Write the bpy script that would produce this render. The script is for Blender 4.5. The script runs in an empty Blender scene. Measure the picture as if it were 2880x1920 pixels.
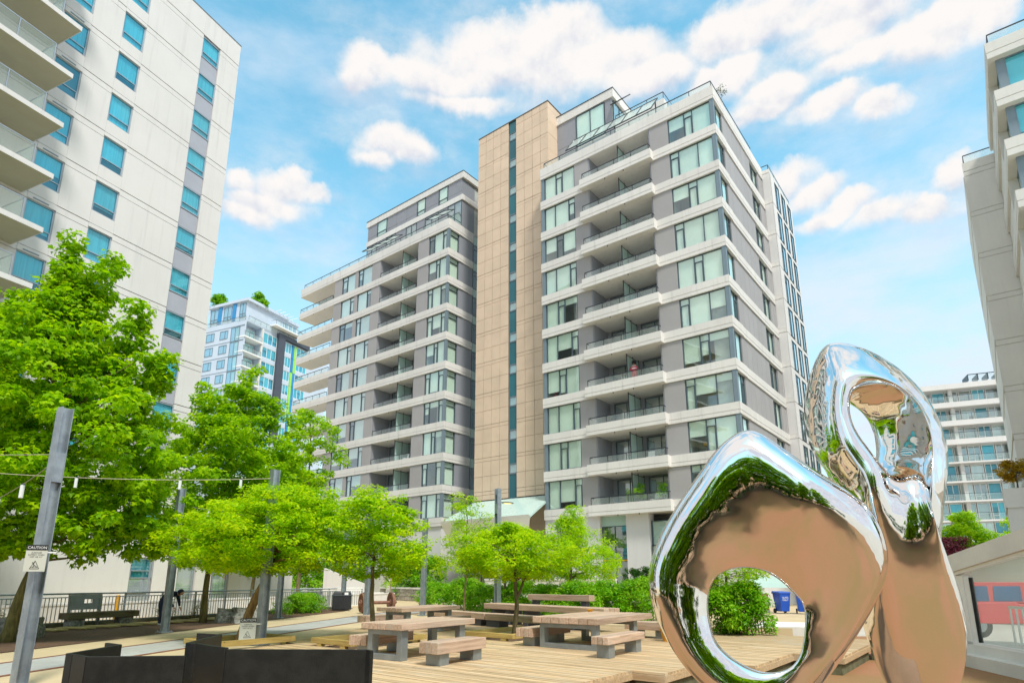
import bpy, bmesh, math, random
import numpy as np
from mathutils import Vector, Matrix, Euler

scene = bpy.context.scene
COL = scene.collection
R = math.radians

# ------------------------------------------------------------------ camera
cam_data = bpy.data.cameras.new("camera")
cam_data.sensor_width = 36.0
cam_data.lens = 1722.65 / 80.0
cam_data.shift_y = 266.8 / 2880.0
cam_data.clip_start = 0.1
cam_data.clip_end = 5000.0
cam = bpy.data.objects.new("camera", cam_data)
COL.objects.link(cam)
cam.location = (0, 0, 1.65)
cam.rotation_euler = (R(90 + 13.16), 0, 0)
scene.camera = cam

# ------------------------------------------------------------------ world
SUN_EL, SUN_AZ = 54.0, 156.0          # azimuth clockwise from +Y
world = bpy.data.worlds.new("World")
scene.world = world
world.use_nodes = True
wt = world.node_tree
wt.nodes.clear()


def N(t, typ, **kw):
    n = t.nodes.new(typ)
    for k, v in kw.items():
        setattr(n, k, v)
    return n


def mth(t, op, a, b=None, c=None, clamp=False):
    n = N(t, 'ShaderNodeMath', operation=op, use_clamp=clamp)
    for i, v in enumerate((a, b, c)):
        if v is None:
            continue
        if isinstance(v, (int, float)):
            n.inputs[i].default_value = v
        else:
            t.links.new(v, n.inputs[i])
    return n.outputs[0]


def vmth(t, op, a, b=None):
    n = N(t, 'ShaderNodeVectorMath', operation=op)
    for i, v in enumerate((a, b)):
        if v is None:
            continue
        if isinstance(v, (tuple, list)):
            n.inputs[i].default_value = v
        else:
            t.links.new(v, n.inputs[i])
    return n.outputs['Value'] if op in ('LENGTH', 'DOT_PRODUCT') else n.outputs[0]


def smooth(t, v, lo, hi):
    n = N(t, 'ShaderNodeMapRange', interpolation_type='SMOOTHSTEP')
    t.links.new(v, n.inputs[0])
    n.inputs[1].default_value, n.inputs[2].default_value = lo, hi
    return n.outputs[0]


def mixc(t, fac, a, b, blend='MIX'):
    n = N(t, 'ShaderNodeMix', data_type='RGBA', blend_type=blend)
    for s, v in ((n.inputs[0], fac), (n.inputs[6], a), (n.inputs[7], b)):
        if isinstance(v, (int, float)):
            s.default_value = v
        elif isinstance(v, (tuple, list)):
            s.default_value = tuple(v) if len(v) == 4 else tuple(v) + (1,)
        else:
            t.links.new(v, s)
    return n.outputs[2]


sky = N(wt, 'ShaderNodeTexSky', sky_type='NISHITA')
sky.sun_disc = False
sky.sun_elevation = R(SUN_EL)
sky.sun_rotation = R(SUN_AZ)
sky.air_density = 1.0
sky.dust_density = 1.0
sky.ozone_density = 1.0
tc = N(wt, 'ShaderNodeTexCoord')
dirv = vmth(wt, 'NORMALIZE', tc.outputs['Generated'])
sep = N(wt, 'ShaderNodeSeparateXYZ')
wt.links.new(dirv, sep.inputs[0])
az = mth(wt, 'ARCTAN2', sep.outputs[0], sep.outputs[1])
el = mth(wt, 'ARCSINE', sep.outputs[2])
cmb = N(wt, 'ShaderNodeCombineXYZ')
wt.links.new(az, cmb.inputs[0])
wt.links.new(el, cmb.inputs[1])
P = cmb.outputs[0]


def noise3(t, vec, scale, detail, rough=.55):
    n = N(t, 'ShaderNodeTexNoise')
    n.inputs['Scale'].default_value = scale
    n.inputs['Detail'].default_value = detail
    n.inputs['Roughness'].default_value = rough
    t.links.new(vec, n.inputs['Vector'])
    return n


CLOUDS = [(-0.264, 0.748, 0.049, 0.026), (-0.288, 0.729, 0.038, 0.017), (-0.198, 0.753, 0.067, 0.022), (-0.123, 0.746, 0.103, 0.032),
 (-0.028, 0.792, 0.091, 0.036), (-0.042, 0.767, 0.152, 0.042), (0.084, 0.795, 0.103, 0.036), (0.11, 0.764, 0.166, 0.038),
 (0.212, 0.769, 0.085, 0.029), (0.257, 0.742, 0.082, 0.025), (-0.095, 0.721, 0.122, 0.013), (0.387, 0.766, 0.053, 0.023),
 (0.465, 0.765, 0.096, 0.03), (0.434, 0.752, 0.062, 0.02), (0.586, 0.726, 0.117, 0.033), (0.6, 0.693, 0.101, 0.02),
 (0.693, 0.679, 0.078, 0.029), (0.761, 0.673, 0.056, 0.021), (0.601, 0.749, 0.205, 0.022), (0.393, 0.717, 0.063, 0.025),
 (0.475, 0.683, 0.063, 0.021), (0.546, 0.651, 0.062, 0.018), (0.613, 0.63, 0.04, 0.016), (0.45, 0.667, 0.064, 0.015),
 (-0.234, 0.657, 0.061, 0.025), (-0.254, 0.638, 0.038, 0.015), (-0.198, 0.649, 0.052, 0.02), 
 (-0.46, 0.575, 0.024, 0.016), (-0.399, 0.578, 0.051, 0.023), (-0.419, 0.553, 0.062, 0.023), (-0.449, 0.532, 0.049, 0.019),
 (-0.353, 0.577, 0.029, 0.013), (0.47, 0.571, 0.041, 0.023), (0.509, 0.545, 0.039, 0.018), (0.551, 0.515, 0.046, 0.02),
 (0.595, 0.491, 0.052, 0.02), (0.651, 0.479, 0.04, 0.018), (0.691, 0.511, 0.022, 0.025), (0.524, 0.505, 0.056, 0.014)]
wn = noise3(wt, dirv, 9.0, 8, .6)
warp = vmth(wt, 'MULTIPLY', vmth(wt, 'SUBTRACT', wn.outputs['Color'], (.5, .5, .5)), (.09, .06, 0))
Pw = vmth(wt, 'ADD', P, warp)
field = None
hsel = None
for cx, cy, rx, ry in CLOUDS:
    q = vmth(wt, 'MULTIPLY', vmth(wt, 'SUBTRACT', Pw, (cx, cy, 0)), (1 / (rx * 1.12), 1 / (ry * 1.15), 0))
    v = mth(wt, 'SUBTRACT', 1.25, vmth(wt, 'LENGTH', q))
    sq = N(wt, 'ShaderNodeSeparateXYZ')
    wt.links.new(q, sq.inputs[0])
    h = sq.outputs[1]
    if field is None:
        field, hsel = v, h
    else:
        w = smooth(wt, mth(wt, 'SUBTRACT', v, field), -.35, .35)
        hsel = mth(wt, 'ADD', mth(wt, 'MULTIPLY', h, w), mth(wt, 'MULTIPLY', hsel, mth(wt, 'SUBTRACT', 1.0, w)))
        field = mth(wt, 'SMOOTH_MAX', field, v, .25)
dn = noise3(wt, dirv, 17.0, 9, .55).outputs[0]
fd = mth(wt, 'ADD', field, mth(wt, 'MULTIPLY', mth(wt, 'SUBTRACT', dn, .5), 1.25))
hh = mth(wt, 'MINIMUM', mth(wt, 'MAXIMUM', hsel, -1.0), 1.0)
# crisp heads, ragged soft bases
edge = mth(wt, 'SUBTRACT', .72, mth(wt, 'MULTIPLY', hh, .34))
dens = smooth(wt, mth(wt, 'DIVIDE', fd, edge), -.10, 1.15)
# thin shreds and haze hanging round the heads
shred = smooth(wt, noise3(wt, vmth(wt, 'MULTIPLY', dirv, (1, 1, 1.8)), 9.0, 8, .62).outputs[0], .40, .70)
dens = mth(wt, 'MAXIMUM', dens, mth(wt, 'MULTIPLY', mth(wt, 'MULTIPLY', smooth(wt, fd, -2.0, .3), shred), .40))
# the rest of the sky: broad banks of the same cumulus, beyond the mapped part
bank = mth(wt, 'ADD', noise3(wt, dirv, 2.2, 9, .58).outputs[0], mth(wt, 'MULTIPLY', mth(wt, 'SUBTRACT', dn, .5), .12))
bankd = smooth(wt, bank, .40, .56)
off = mth(wt, 'MAXIMUM', smooth(wt, mth(wt, 'ABSOLUTE', az), .80, 1.05), smooth(wt, el, .86, 1.0))
dens = mth(wt, 'MAXIMUM', dens, mth(wt, 'MULTIPLY', bankd, off))
# thin veil, thicker towards the horizon
veil = mth(wt, 'MULTIPLY', smooth(wt, noise3(wt, vmth(wt, 'MULTIPLY', dirv, (1, 1, 2.5)), 3.2, 7, .6).outputs[0], .40, .72), .55)
veil = mth(wt, 'ADD', veil, mth(wt, 'MULTIPLY', mth(wt, 'SUBTRACT', 1.0, smooth(wt, el, .10, .72)), .70), clamp=True)
# self shading of the clouds: puffs, with flat greyer undersides
sh = noise3(wt, vmth(wt, 'ADD', dirv, (0, 0, .022)), 17.0, 7, .55).outputs[0]
lit = smooth(wt, mth(wt, 'ADD', mth(wt, 'MULTIPLY', mth(wt, 'SUBTRACT', dn, sh), 2.6), mth(wt, 'MULTIPLY', hh, .55)), -.95, .25)
SKY_STRENGTH = 0.079
skyc = mixc(wt, 1.0, sky.outputs[0], (1.10, 1.98, 1.66), 'MULTIPLY')
veilc = (4.0, 4.5, 5.15)
cloudc = mixc(wt, lit, (3.35, 3.6, 4.15), (4.95, 4.8, 4.7))
c1 = mixc(wt, veil, skyc, veilc)
c2 = mixc(wt, dens, c1, cloudc)
bg = N(wt, 'ShaderNodeBackground')
bg.inputs[1].default_value = SKY_STRENGTH
wt.links.new(c2, bg.inputs[0])
wo = N(wt, 'ShaderNodeOutputWorld')
wt.links.new(bg.outputs[0], wo.inputs[0])

# ------------------------------------------------------------------ sun
sd = bpy.data.lights.new("sun", 'SUN')
sd.energy = 1.5
sd.angle = R(10)
sd.color = (1.0, .95, .88)
sun = bpy.data.objects.new("sun", sd)
COL.objects.link(sun)
sdir = Vector((math.sin(R(SUN_AZ)) * math.cos(R(SUN_EL)), math.cos(R(SUN_AZ)) * math.cos(R(SUN_EL)), math.sin(R(SUN_EL))))
sun.rotation_euler = sdir.to_track_quat('Z', 'Y').to_euler()
sun.location = sdir * 60

vs = scene.view_settings
vs.view_transform = 'Standard'
vs.look = 'None'
vs.exposure = 1.33
vs.gamma = 1.0
vs.use_curve_mapping = False
scene.cycles.transparent_max_bounces = 32
scene.cycles.max_bounces = 10
scene.cycles.glossy_bounces = 6
scene.cycles.diffuse_bounces = 4
scene.cycles.transmission_bounces = 6

# ------------------------------------------------------------------ helpers
class MB:
    """collects faces, builds ONE mesh object"""
    def __init__(s):
        s.v, s.f, s.m = [], [], []

    def quad(s, pts, mi=0):
        n = len(s.v)
        s.v += [tuple(p) for p in pts]
        s.f.append(tuple(range(n, n + len(pts))))
        s.m.append(mi)

    def box(s, x0, x1, y0, y1, z0, z1, mi=0, M=None):
        if x0 > x1: x0, x1 = x1, x0
        if y0 > y1: y0, y1 = y1, y0
        if z0 > z1: z0, z1 = z1, z0
        c = [(x0, y0, z0), (x1, y0, z0), (x1, y1, z0), (x0, y1, z0), (x0, y0, z1), (x1, y0, z1), (x1, y1, z1), (x0, y1, z1)]
        s.hexa(c, mi, M)

    def hexa(s, c, mi=0, M=None):
        if M is not None:
            c = [tuple(M @ Vector(p)) for p in c]
        n = len(s.v)
        s.v += [tuple(p) for p in c]
        for f in ((3, 2, 1, 0), (4, 5, 6, 7), (0, 1, 5, 4), (1, 2, 6, 5), (2, 3, 7, 6), (3, 0, 4, 7)):
            s.f.append(tuple(n + i for i in f))
            s.m.append(mi)

    def tube(s, pts, rads, n=8, mi=0, cap=True, sx=1.0):
        pts = [Vector(p) for p in pts]
        if isinstance(rads, (int, float)):
            rads = [rads] * len(pts)
        base = len(s.v)
        up = None
        for i, p in enumerate(pts):
            t = (pts[min(i + 1, len(pts) - 1)] - pts[max(i - 1, 0)]).normalized()
            if up is None:
                a = Vector((0, 0, 1)) if abs(t.z) < .9 else Vector((1, 0, 0))
                up = t.cross(a).normalized()
            else:
                up = (up - t * up.dot(t)).normalized()
            w = t.cross(up)
            for k in range(n):
                an = 2 * math.pi * k / n
                q = p + (up * math.cos(an) * sx + w * math.sin(an)) * rads[i]
                s.v.append(tuple(q))
        for i in range(len(pts) - 1):
            for k in range(n):
                a, b = base + i * n + k, base + i * n + (k + 1) % n
                s.f.append((a, b, b + n, a + n))
                s.m.append(mi)
        if cap:
            s.f.append(tuple(base + k for k in reversed(range(n)))); s.m.append(mi)
            e = base + (len(pts) - 1) * n
            s.f.append(tuple(e + k for k in range(n))); s.m.append(mi)

    def lathe(s, prof, n=20, mi=0, M=None):
        base = len(s.v)
        for r, z in prof:
            for k in range(n):
                a = 2 * math.pi * k / n
                p = Vector((r * math.cos(a), r * math.sin(a), z))
                s.v.append(tuple(M @ p if M is not None else p))
        for i in range(len(prof) - 1):
            for k in range(n):
                a, b = base + i * n + k, base + i * n + (k + 1) % n
                s.f.append((a, b, b + n, a + n)); s.m.append(mi)
        s.f.append(tuple(base + k for k in reversed(range(n)))); s.m.append(mi)
        e = base + (len(prof) - 1) * n
        s.f.append(tuple(e + k for k in range(n))); s.m.append(mi)

    def mesh(s, name, mats):
        me = bpy.data.meshes.new(name)
        me.from_pydata(s.v, [], s.f)
        if not isinstance(mats, (list, tuple)):
            mats = [mats]
        for m in mats:
            me.materials.append(m)
        if any(s.m):
            me.polygons.foreach_set('material_index', s.m)
        return me

    def build(s, name, mats, parent=None, loc=None, rotz=None, smooth=False, bevel=0):
        me = s.mesh(name, mats)
        if bevel:
            bm = bmesh.new(); bm.from_mesh(me)
            bmesh.ops.remove_doubles(bm, verts=bm.verts, dist=1e-5)
            bmesh.ops.bevel(bm, geom=bm.edges[:], offset=bevel, segments=1, affect='EDGES')
            bm.to_mesh(me); bm.free()
        if smooth:
            me.polygons.foreach_set('use_smooth', [True] * len(me.polygons))
        return put(name, me, parent, loc, rotz)


def put(name, me, parent=None, loc=None, rotz=None, rot=None):
    o = bpy.data.objects.new(name, me)
    COL.objects.link(o)
    if parent is not None:
        o.parent = parent
    if loc is not None:
        o.location = loc
    if rotz is not None:
        o.rotation_euler = (0, 0, rotz)
    if rot is not None:
        o.rotation_euler = rot
    return o


def tag(o, label, cat, group=None):
    o['label'] = label
    o['category'] = cat
    if group:
        o['group'] = group
    return o


def thing(name, label, cat, loc=(0, 0, 0), rotz=0, group=None):
    o = bpy.data.objects.new(name, None)
    o.empty_display_size = .2
    COL.objects.link(o)
    o.location = loc
    o.rotation_euler = (0, 0, rotz)
    return tag(o, label, cat, group)


def struct(o):
    o['kind'] = 'structure'
    return o


def copy_tree(o, parent=None):
    c = o.copy()
    COL.objects.link(c)
    if parent is not None:
        c.parent = parent
    for ch in list(o.children):
        copy_tree(ch, c)
    return c


# main grid of the block: u to the far left along the long front, v away to the right
YAW = R(51.9)
EU = Vector((-math.sin(YAW), math.cos(YAW), 0))
EV = Vector((math.cos(YAW), math.sin(YAW), 0))
CC = Vector((14.2457, 36.8844, 0))
GRID = YAW - math.pi / 2          # local x = -u, local y = v


def UV(u, v, z=0):
    return CC + EU * u + EV * v + Vector((0, 0, z))


# ------------------------------------------------------------------ materials
def mat(name, col, rough=.6, var=.12, scale=1.5, col2=None, bump=.0, bscale=60, metal=0.0, spec=.5, streak=0.0, obvar=0.0, coat=0.0,
        stretch=(1, 1, 1), detail=5, coords='pos', alpha_noise=None):
    m = bpy.data.materials.new(name)
    m.use_nodes = True
    t = m.node_tree
    b = t.nodes['Principled BSDF']
    b.inputs['Roughness'].default_value = rough
    b.inputs['Metallic'].default_value = metal
    b.inputs['Specular IOR Level'].default_value = spec
    b.inputs['Coat Weight'].default_value = coat
    if coords == 'pos':
        vec = N(t, 'ShaderNodeNewGeometry').outputs['Position']
    else:
        vec = N(t, 'ShaderNodeTexCoord').outputs['Object']
        if obvar:
            oi = N(t, 'ShaderNodeObjectInfo')
            vec = vmth(t, 'ADD', vec, vmth(t, 'MULTIPLY', oi.outputs['Random'], (37, 51, 29)))
    if stretch != (1, 1, 1):
        vec = vmth(t, 'MULTIPLY', vec, stretch)
    n1 = noise3(t, vec, scale, detail, .6)
    c2 = col2 if col2 else tuple(c * (1 - var) for c in col)
    f = smooth(t, n1.outputs[0], .3, .7)
    c = mixc(t, f, col, c2)
    if streak:
        n2 = noise3(t, vmth(t, 'MULTIPLY', vec, (2.2, 2.2, .12)), 1.6, 5, .65)
        s = mth(t, 'MULTIPLY', smooth(t, n2.outputs[0], .5, .8), streak)
        c = mixc(t, s, c, tuple(x * .62 for x in col))
    if obvar:
        oi = N(t, 'ShaderNodeObjectInfo')
        g = mth(t, 'ADD', mth(t, 'MULTIPLY', oi.outputs['Random'], obvar * 2), 1 - obvar)
        cc = N(t, 'ShaderNodeCombineXYZ')
        for i in range(3):
            t.links.new(g, cc.inputs[i])
        c = mixc(t, 1.0, c, cc.outputs[0], 'MULTIPLY')
    t.links.new(c, b.inputs['Base Color'])
    if bump:
        n3 = noise3(t, vec, bscale, 4, .6)
        bn = N(t, 'ShaderNodeBump')
        bn.inputs['Strength'].default_value = bump
        bn.inputs['Distance'].default_value = .02
        t.links.new(n3.outputs[0], bn.inputs['Height'])
        t.links.new(bn.outputs[0], b.inputs['Normal'])
    rv = mth(t, 'ADD', mth(t, 'MULTIPLY', n1.outputs[0], .16), rough - .08, clamp=True)
    t.links.new(rv, b.inputs['Roughness'])
    return m


def glass(name, tint, refl=1.0, rcol=(1, 1, 1), base=.06, milk=0):
    m = bpy.data.materials.new(name)
    m.use_nodes = True
    t = m.node_tree
    t.nodes.clear()
    tr = N(t, 'ShaderNodeBsdfTransparent')
    tr.inputs[0].default_value = tint + (1,)
    gl = N(t, 'ShaderNodeBsdfGlossy')
    gl.inputs[0].default_value = rcol + (1,)
    gl.inputs['Roughness'].default_value = .015
    # float-glass waviness
    g = N(t, 'ShaderNodeNewGeometry')
    nz = noise3(t, g.outputs['Position'], .9, 2, .5)
    bn = N(t, 'ShaderNodeBump')
    bn.inputs['Strength'].default_value = .035
    bn.inputs['Distance'].default_value = .05
    t.links.new(nz.outputs[0], bn.inputs['Height'])
    t.links.new(bn.outputs[0], gl.inputs['Normal'])
    fr = N(t, 'ShaderNodeFresnel')
    fr.inputs[0].default_value = 1.5
    # a pane is a thin slab: only the face a ray enters by reflects and tints
    inn = mth(t, 'SUBTRACT', 1.0, g.outputs['Backfacing'])
    f = mth(t, 'MULTIPLY', mth(t, 'ADD', mth(t, 'MULTIPLY', fr.outputs[0], refl), base, clamp=True), inn)
    t.links.new(mixc(t, inn, (1, 1, 1), tint), tr.inputs[0])
    mx = N(t, 'ShaderNodeMixShader')
    t.links.new(f, mx.inputs[0])
    body = tr.outputs[0]
    if milk:
        df = N(t, 'ShaderNodeBsdfDiffuse'); df.inputs[0].default_value = (.78, .84, .81, 1)
        tl = N(t, 'ShaderNodeBsdfTranslucent'); tl.inputs[0].default_value = (.78, .86, .82, 1)
        m1 = N(t, 'ShaderNodeMixShader'); m1.inputs[0].default_value = .5
        t.links.new(df.outputs[0], m1.inputs[1]); t.links.new(tl.outputs[0], m1.inputs[2])
        m2 = N(t, 'ShaderNodeMixShader'); m2.inputs[0].default_value = milk
        t.links.new(body, m2.inputs[1]); t.links.new(m1.outputs[0], m2.inputs[2])
        body = m2.outputs[0]
    t.links.new(body, mx.inputs[1])
    t.links.new(gl.outputs[0], mx.inputs[2])
    o = N(t, 'ShaderNodeOutputMaterial')
    t.links.new(mx.outputs[0], o.inputs[0])
    return m


def leafmat(name, cols, trans=.35, rough=.5):
    m = bpy.data.materials.new(name)
    m.use_nodes = True
    t = m.node_tree
    b = t.nodes['Principled BSDF']
    g = N(t, 'ShaderNodeNewGeometry')
    cr = N(t, 'ShaderNodeValToRGB')
    els = cr.color_ramp.elements
    while len(els) < len(cols):
        els.new(.5)
    for i, c in enumerate(cols):
        els[i].position = i / (len(cols) - 1)
        els[i].color = c + (1,)
    # per leaf variation plus slow drift from spray to spray
    nz = noise3(t, g.outputs['Position'], 1.3, 3, .5)
    f = mth(t, 'ADD', mth(t, 'MULTIPLY', g.outputs['Random Per Island'], .55), mth(t, 'MULTIPLY', smooth(t, nz.outputs[0], .3, .7), .45))
    t.links.new(f, cr.inputs[0])
    t.links.new(cr.outputs[0], b.inputs['Base Color'])
    b.inputs['Roughness'].default_value = rough
    b.inputs['Specular IOR Level'].default_value = .18
    tl = N(t, 'ShaderNodeBsdfTranslucent')
    tc_ = mixc(t, 1.0, cr.outputs[0], (1.25, 1.25, .7), 'MULTIPLY')
    t.links.new(tc_, tl.inputs[0])
    mx = N(t, 'ShaderNodeMixShader')
    mx.inputs[0].default_value = trans
    t.links.new(b.outputs[0], mx.inputs[1])
    t.links.new(tl.outputs[0], mx.inputs[2])
    t.links.new(mx.outputs[0], t.nodes['Material Output'].inputs[0])
    return m


def wood(name, c1, c2, c3, axis=0, rough=.7, obvar=.18, moss=None):
    """weathered timber: grain along the object's local axis"""
    m = bpy.data.materials.new(name)
    m.use_nodes = True
    t = m.node_tree
    b = t.nodes['Principled BSDF']
    oi = N(t, 'ShaderNodeObjectInfo')
    vec = N(t, 'ShaderNodeTexCoord').outputs['Object']
    vec = vmth(t, 'ADD', vec, vmth(t, 'MULTIPLY', oi.outputs['Random'], (37, 51, 29)))
    st = [9, 9, 9]; st[axis] = .55
    gr = noise3(t, vmth(t, 'MULTIPLY', vec, tuple(st)), 2.2, 8, .65)
    big = noise3(t, vec, 1.1, 4, .6)
    c = mixc(t, smooth(t, gr.outputs[0], .32, .68), c1, c2)
    c = mixc(t, mth(t, 'MULTIPLY', smooth(t, big.outputs[0], .45, .75), .6), c, c3)
    # knots / dark specks
    sp = noise3(t, vmth(t, 'MULTIPLY', vec, tuple(2.5 if i == axis else 5 for i in range(3))), 3.2, 3, .7)
    c = mixc(t, mth(t, 'MULTIPLY', smooth(t, sp.outputs[0], .66, .74), .7), c, tuple(x * .3 for x in c2))
    g = mth(t, 'ADD', mth(t, 'MULTIPLY', oi.outputs['Random'], obvar * 2), 1 - obvar)
    cc = N(t, 'ShaderNodeCombineXYZ')
    for i in range(3):
        t.links.new(g, cc.inputs[i])
    c = mixc(t, 1.0, c, cc.outputs[0], 'MULTIPLY')
    t.links.new(c, b.inputs['Base Color'])
    b.inputs['Roughness'].default_value = rough
    b.inputs['Specular IOR Level'].default_value = .25
    bn = N(t, 'ShaderNodeBump')
    bn.inputs['Strength'].default_value = .5
    bn.inputs['Distance'].default_value = .01
    t.links.new(gr.outputs[0], bn.inputs['Height'])
    t.links.new(bn.outputs[0], b.inputs['Normal'])
    return m


M_ = {}
M_['white'] = mat('white_precast', (.735, .70, .665), .7, .07, .5, bump=.08, bscale=25, streak=.55, obvar=.03)
M_['white2'] = mat('white_stucco', (.70, .675, .66), .8, .05, .35, bump=.12, bscale=30, streak=.3)
M_['soffit'] = mat('soffit_plaster', (.66, .64, .58), .85, .06, .8)
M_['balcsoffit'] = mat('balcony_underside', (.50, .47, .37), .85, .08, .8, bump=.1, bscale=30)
M_['grey'] = mat('warm_grey_panel', (.37, .35, .35), .6, .06, .6, bump=.06, bscale=50, obvar=.03)
M_['grey2'] = mat('blue_grey_panel', (.28, .285, .315), .55, .06, .6, obvar=.03)
M_['spandrel'] = mat('lilac_spandrel_panel', (.40, .41, .47), .5, .08, 1)
M_['tan'] = mat('tan_stone_panel', (.72, .545, .40), .62, .10, .7, bump=.06, bscale=60, obvar=.035, streak=.08)
M_['joint'] = mat('dark_joint', (.12, .10, .08), .9)
M_['frame'] = mat('slate_window_frame', (.075, .105, .125), .4, .06, 2, metal=.2)
M_['frame2'] = mat('steel_blue_frame', (.20, .26, .30), .45, .06, 2, metal=.2)
M_['frameL'] = mat('silver_window_frame', (.42, .46, .52), .4, .08, 2, metal=.5)
M_['glass'] = glass('green_tinted_glass', (.90, .985, .935), 1.4, (.88, 1.0, .98), .16)
M_['glassdk'] = glass('clear_window_glass', (.88, .965, .945), 1.8, (.88, .98, 1.0), .24)
M_['glassP'] = glass('pale_blue_glass', (.70, .94, 1.0), 1.2, (.8, .96, 1.0), .18)
M_['glassL'] = glass('cyan_window_glass', (.36, .82, .92), 1.5, (.40, .85, 1.0), .16)
M_['glassslot'] = mat('teal_spandrel_glass', (.004, .135, .165), .12, .3, .25, spec=.8)
M_['rail_glass'] = glass('pale_guard_glass', (.90, .96, .94), .5, (1, 1, 1), .03, milk=.13)
M_['shelter_glass'] = glass('shelter_glass', (.93, .985, .965), .16, (1, 1, 1), .02, milk=.16)  # milk share paints in a pale reflection veiling what stands behind
M_['milk_glass'] = glass('frosted_roof_glass', (.90, .97, .93), .3, (1, 1, 1), .02, milk=.42)
M_['frost'] = mat('frosted_glass', (.42, .58, .52), .35, .06, 1.5)
M_['blind'] = mat('pale_roller_blind', (.90, .93, .86), .8, .05, 2, obvar=.06)
M_['blindL'] = mat('pale_curtain', (.75, .80, .78), .8, .22, 2.2, stretch=(6, 6, .2), obvar=.1)
M_['room'] = mat('room_interior', (.42, .43, .40), .8, .3, .8, obvar=.45)
M_['rail'] = mat('dark_handrail', (.05, .055, .065), .4, .1, 3, metal=.4)
M_['roof'] = mat('roof_membrane', (.3, .3, .3), .9)
M_['dark'] = mat('charcoal_cladding', (.07, .08, .105), .5, .1, .8)
M_['galv'] = mat('galvanised_steel', (.42, .47, .50), .38, .25, 5, metal=.65, bump=.05, bscale=30, col2=(.30, .34, .38))
M_['steel'] = mat('brushed_grey_steel', (.30, .33, .335), .45, .2, 3, metal=.45, bump=.05, bscale=40)
M_['black'] = mat('black_painted_steel', (.006, .0068, .0068), .5, .3, 5, bump=.25, bscale=90, col2=(.015, .015, .0135), spec=.4)
M_['concrete'] = mat('pale_concrete', (.78, .76, .71), .8, .12, .9, bump=.1, bscale=40, streak=.2)
M_['path'] = mat('tan_concrete_path', (.60, .47, .285), .85, .14, .7, bump=.12, bscale=50)
M_['plaza'] = mat('brown_sand_paving', (.34, .15, .07), .85, .2, .35, bump=.12, bscale=40, col2=(.26, .155, .055))
M_['street'] = mat('light_roadway', (.50, .46, .40), .85, .12, .4)
M_['soil'] = mat('bark_mulch', (.085, .045, .025), .95, .5, 12, bump=.8, bscale=22, col2=(.16, .09, .05))
M_['rust'] = mat('rusted_iron', (.19, .075, .045), .75, .4, 6, bump=.3, bscale=40, col2=(.26, .13, .08))
M_['granite'] = mat('split_granite', (.36, .35, .32), .85, .5, 9, bump=.6, bscale=14, col2=(.09, .095, .075))
M_['moss'] = mat('mossy_concrete', (.16, .16, .085), .9, .45, 3, bump=.4, bscale=30)
M_['bark'] = mat('grey_brown_bark', (.24, .18, .09), .9, .5, 6, bump=.6, bscale=25, stretch=(3, 3, .6), col2=(.10, .075, .03))
M_['barkg'] = mat('ochre_bark', (.36, .22, .07), .9, .45, 7, bump=.6, bscale=25, stretch=(3, 3, .6), col2=(.15, .085, .03))
M_['barkm'] = mat('mossy_bark', (.21, .17, .05), .9, .5, 6, bump=.6, bscale=25, stretch=(3, 3, .6), col2=(.085, .08, .022))
M_['sign'] = mat('sign_plate', (.55, .55, .48), .5, .05, 2)
M_['ink'] = mat('black_ink', (.02, .02, .02), .5)
M_['signwhite'] = mat('white_ink', (.8, .8, .8), .5)
M_['lampwhite'] = mat('white_lamp_tube', (.72, .74, .74), .4, .1, 4)
M_['cable'] = mat('steel_cable', (.40, .36, .27), .5, metal=.5)
M_['blue'] = mat('blue_bin_plastic', (.005, .075, .46), .4, .12, 3)
M_['yellow'] = mat('yellow_paint', (.75, .36, .015), .5, .1, 3)
M_['red'] = mat('red_car_paint', (.52, .035, .04), .3, .06, 2, coat=.6)
M_['rubber'] = mat('black_rubber', (.02, .02, .02), .8)
M_['carglass'] = glass('dark_car_glass', (.02, .05, .09), 1.2, (.7, .9, 1.0), .1)
M_['orange'] = mat('orange_door', (.55, .10, .015), .5, .1, 2)
M_['plastic'] = mat('black_plastic', (.02, .022, .026), .5, .2, 3)
M_['silverw'] = mat('white_metal', (.86, .86, .85), .45, .06, 2)
M_['canopyw'] = mat('white_canopy', (.80, .79, .77), .6, .04, .6)
M_['canopyg'] = mat('pale_green_glass_roof', (.48, .63, .58), .25, .06, .6)
M_['wood'] = wood('pink_brown_timber', (.58, .41, .30), (.38, .26, .18), (.46, .39, .31), axis=0, obvar=.16)
M_['deckw'] = wood('honey_deck_board', (.64, .46, .27), (.45, .31, .17), (.56, .47, .34), axis=0, obvar=.20)
M_['planter'] = wood('yellow_planter_timber', (.50, .36, .12), (.34, .23, .075), (.40, .33, .10), axis=0, obvar=.1)
M_['tie'] = wood('yellow_plank', (.50, .41, .16), (.36, .28, .10), (.42, .36, .15), axis=0, obvar=.1)
M_['oldwood'] = wood('dark_mossy_timber', (.17, .14, .08), (.10, .08, .045), (.16, .15, .07), axis=0, obvar=.1)

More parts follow.
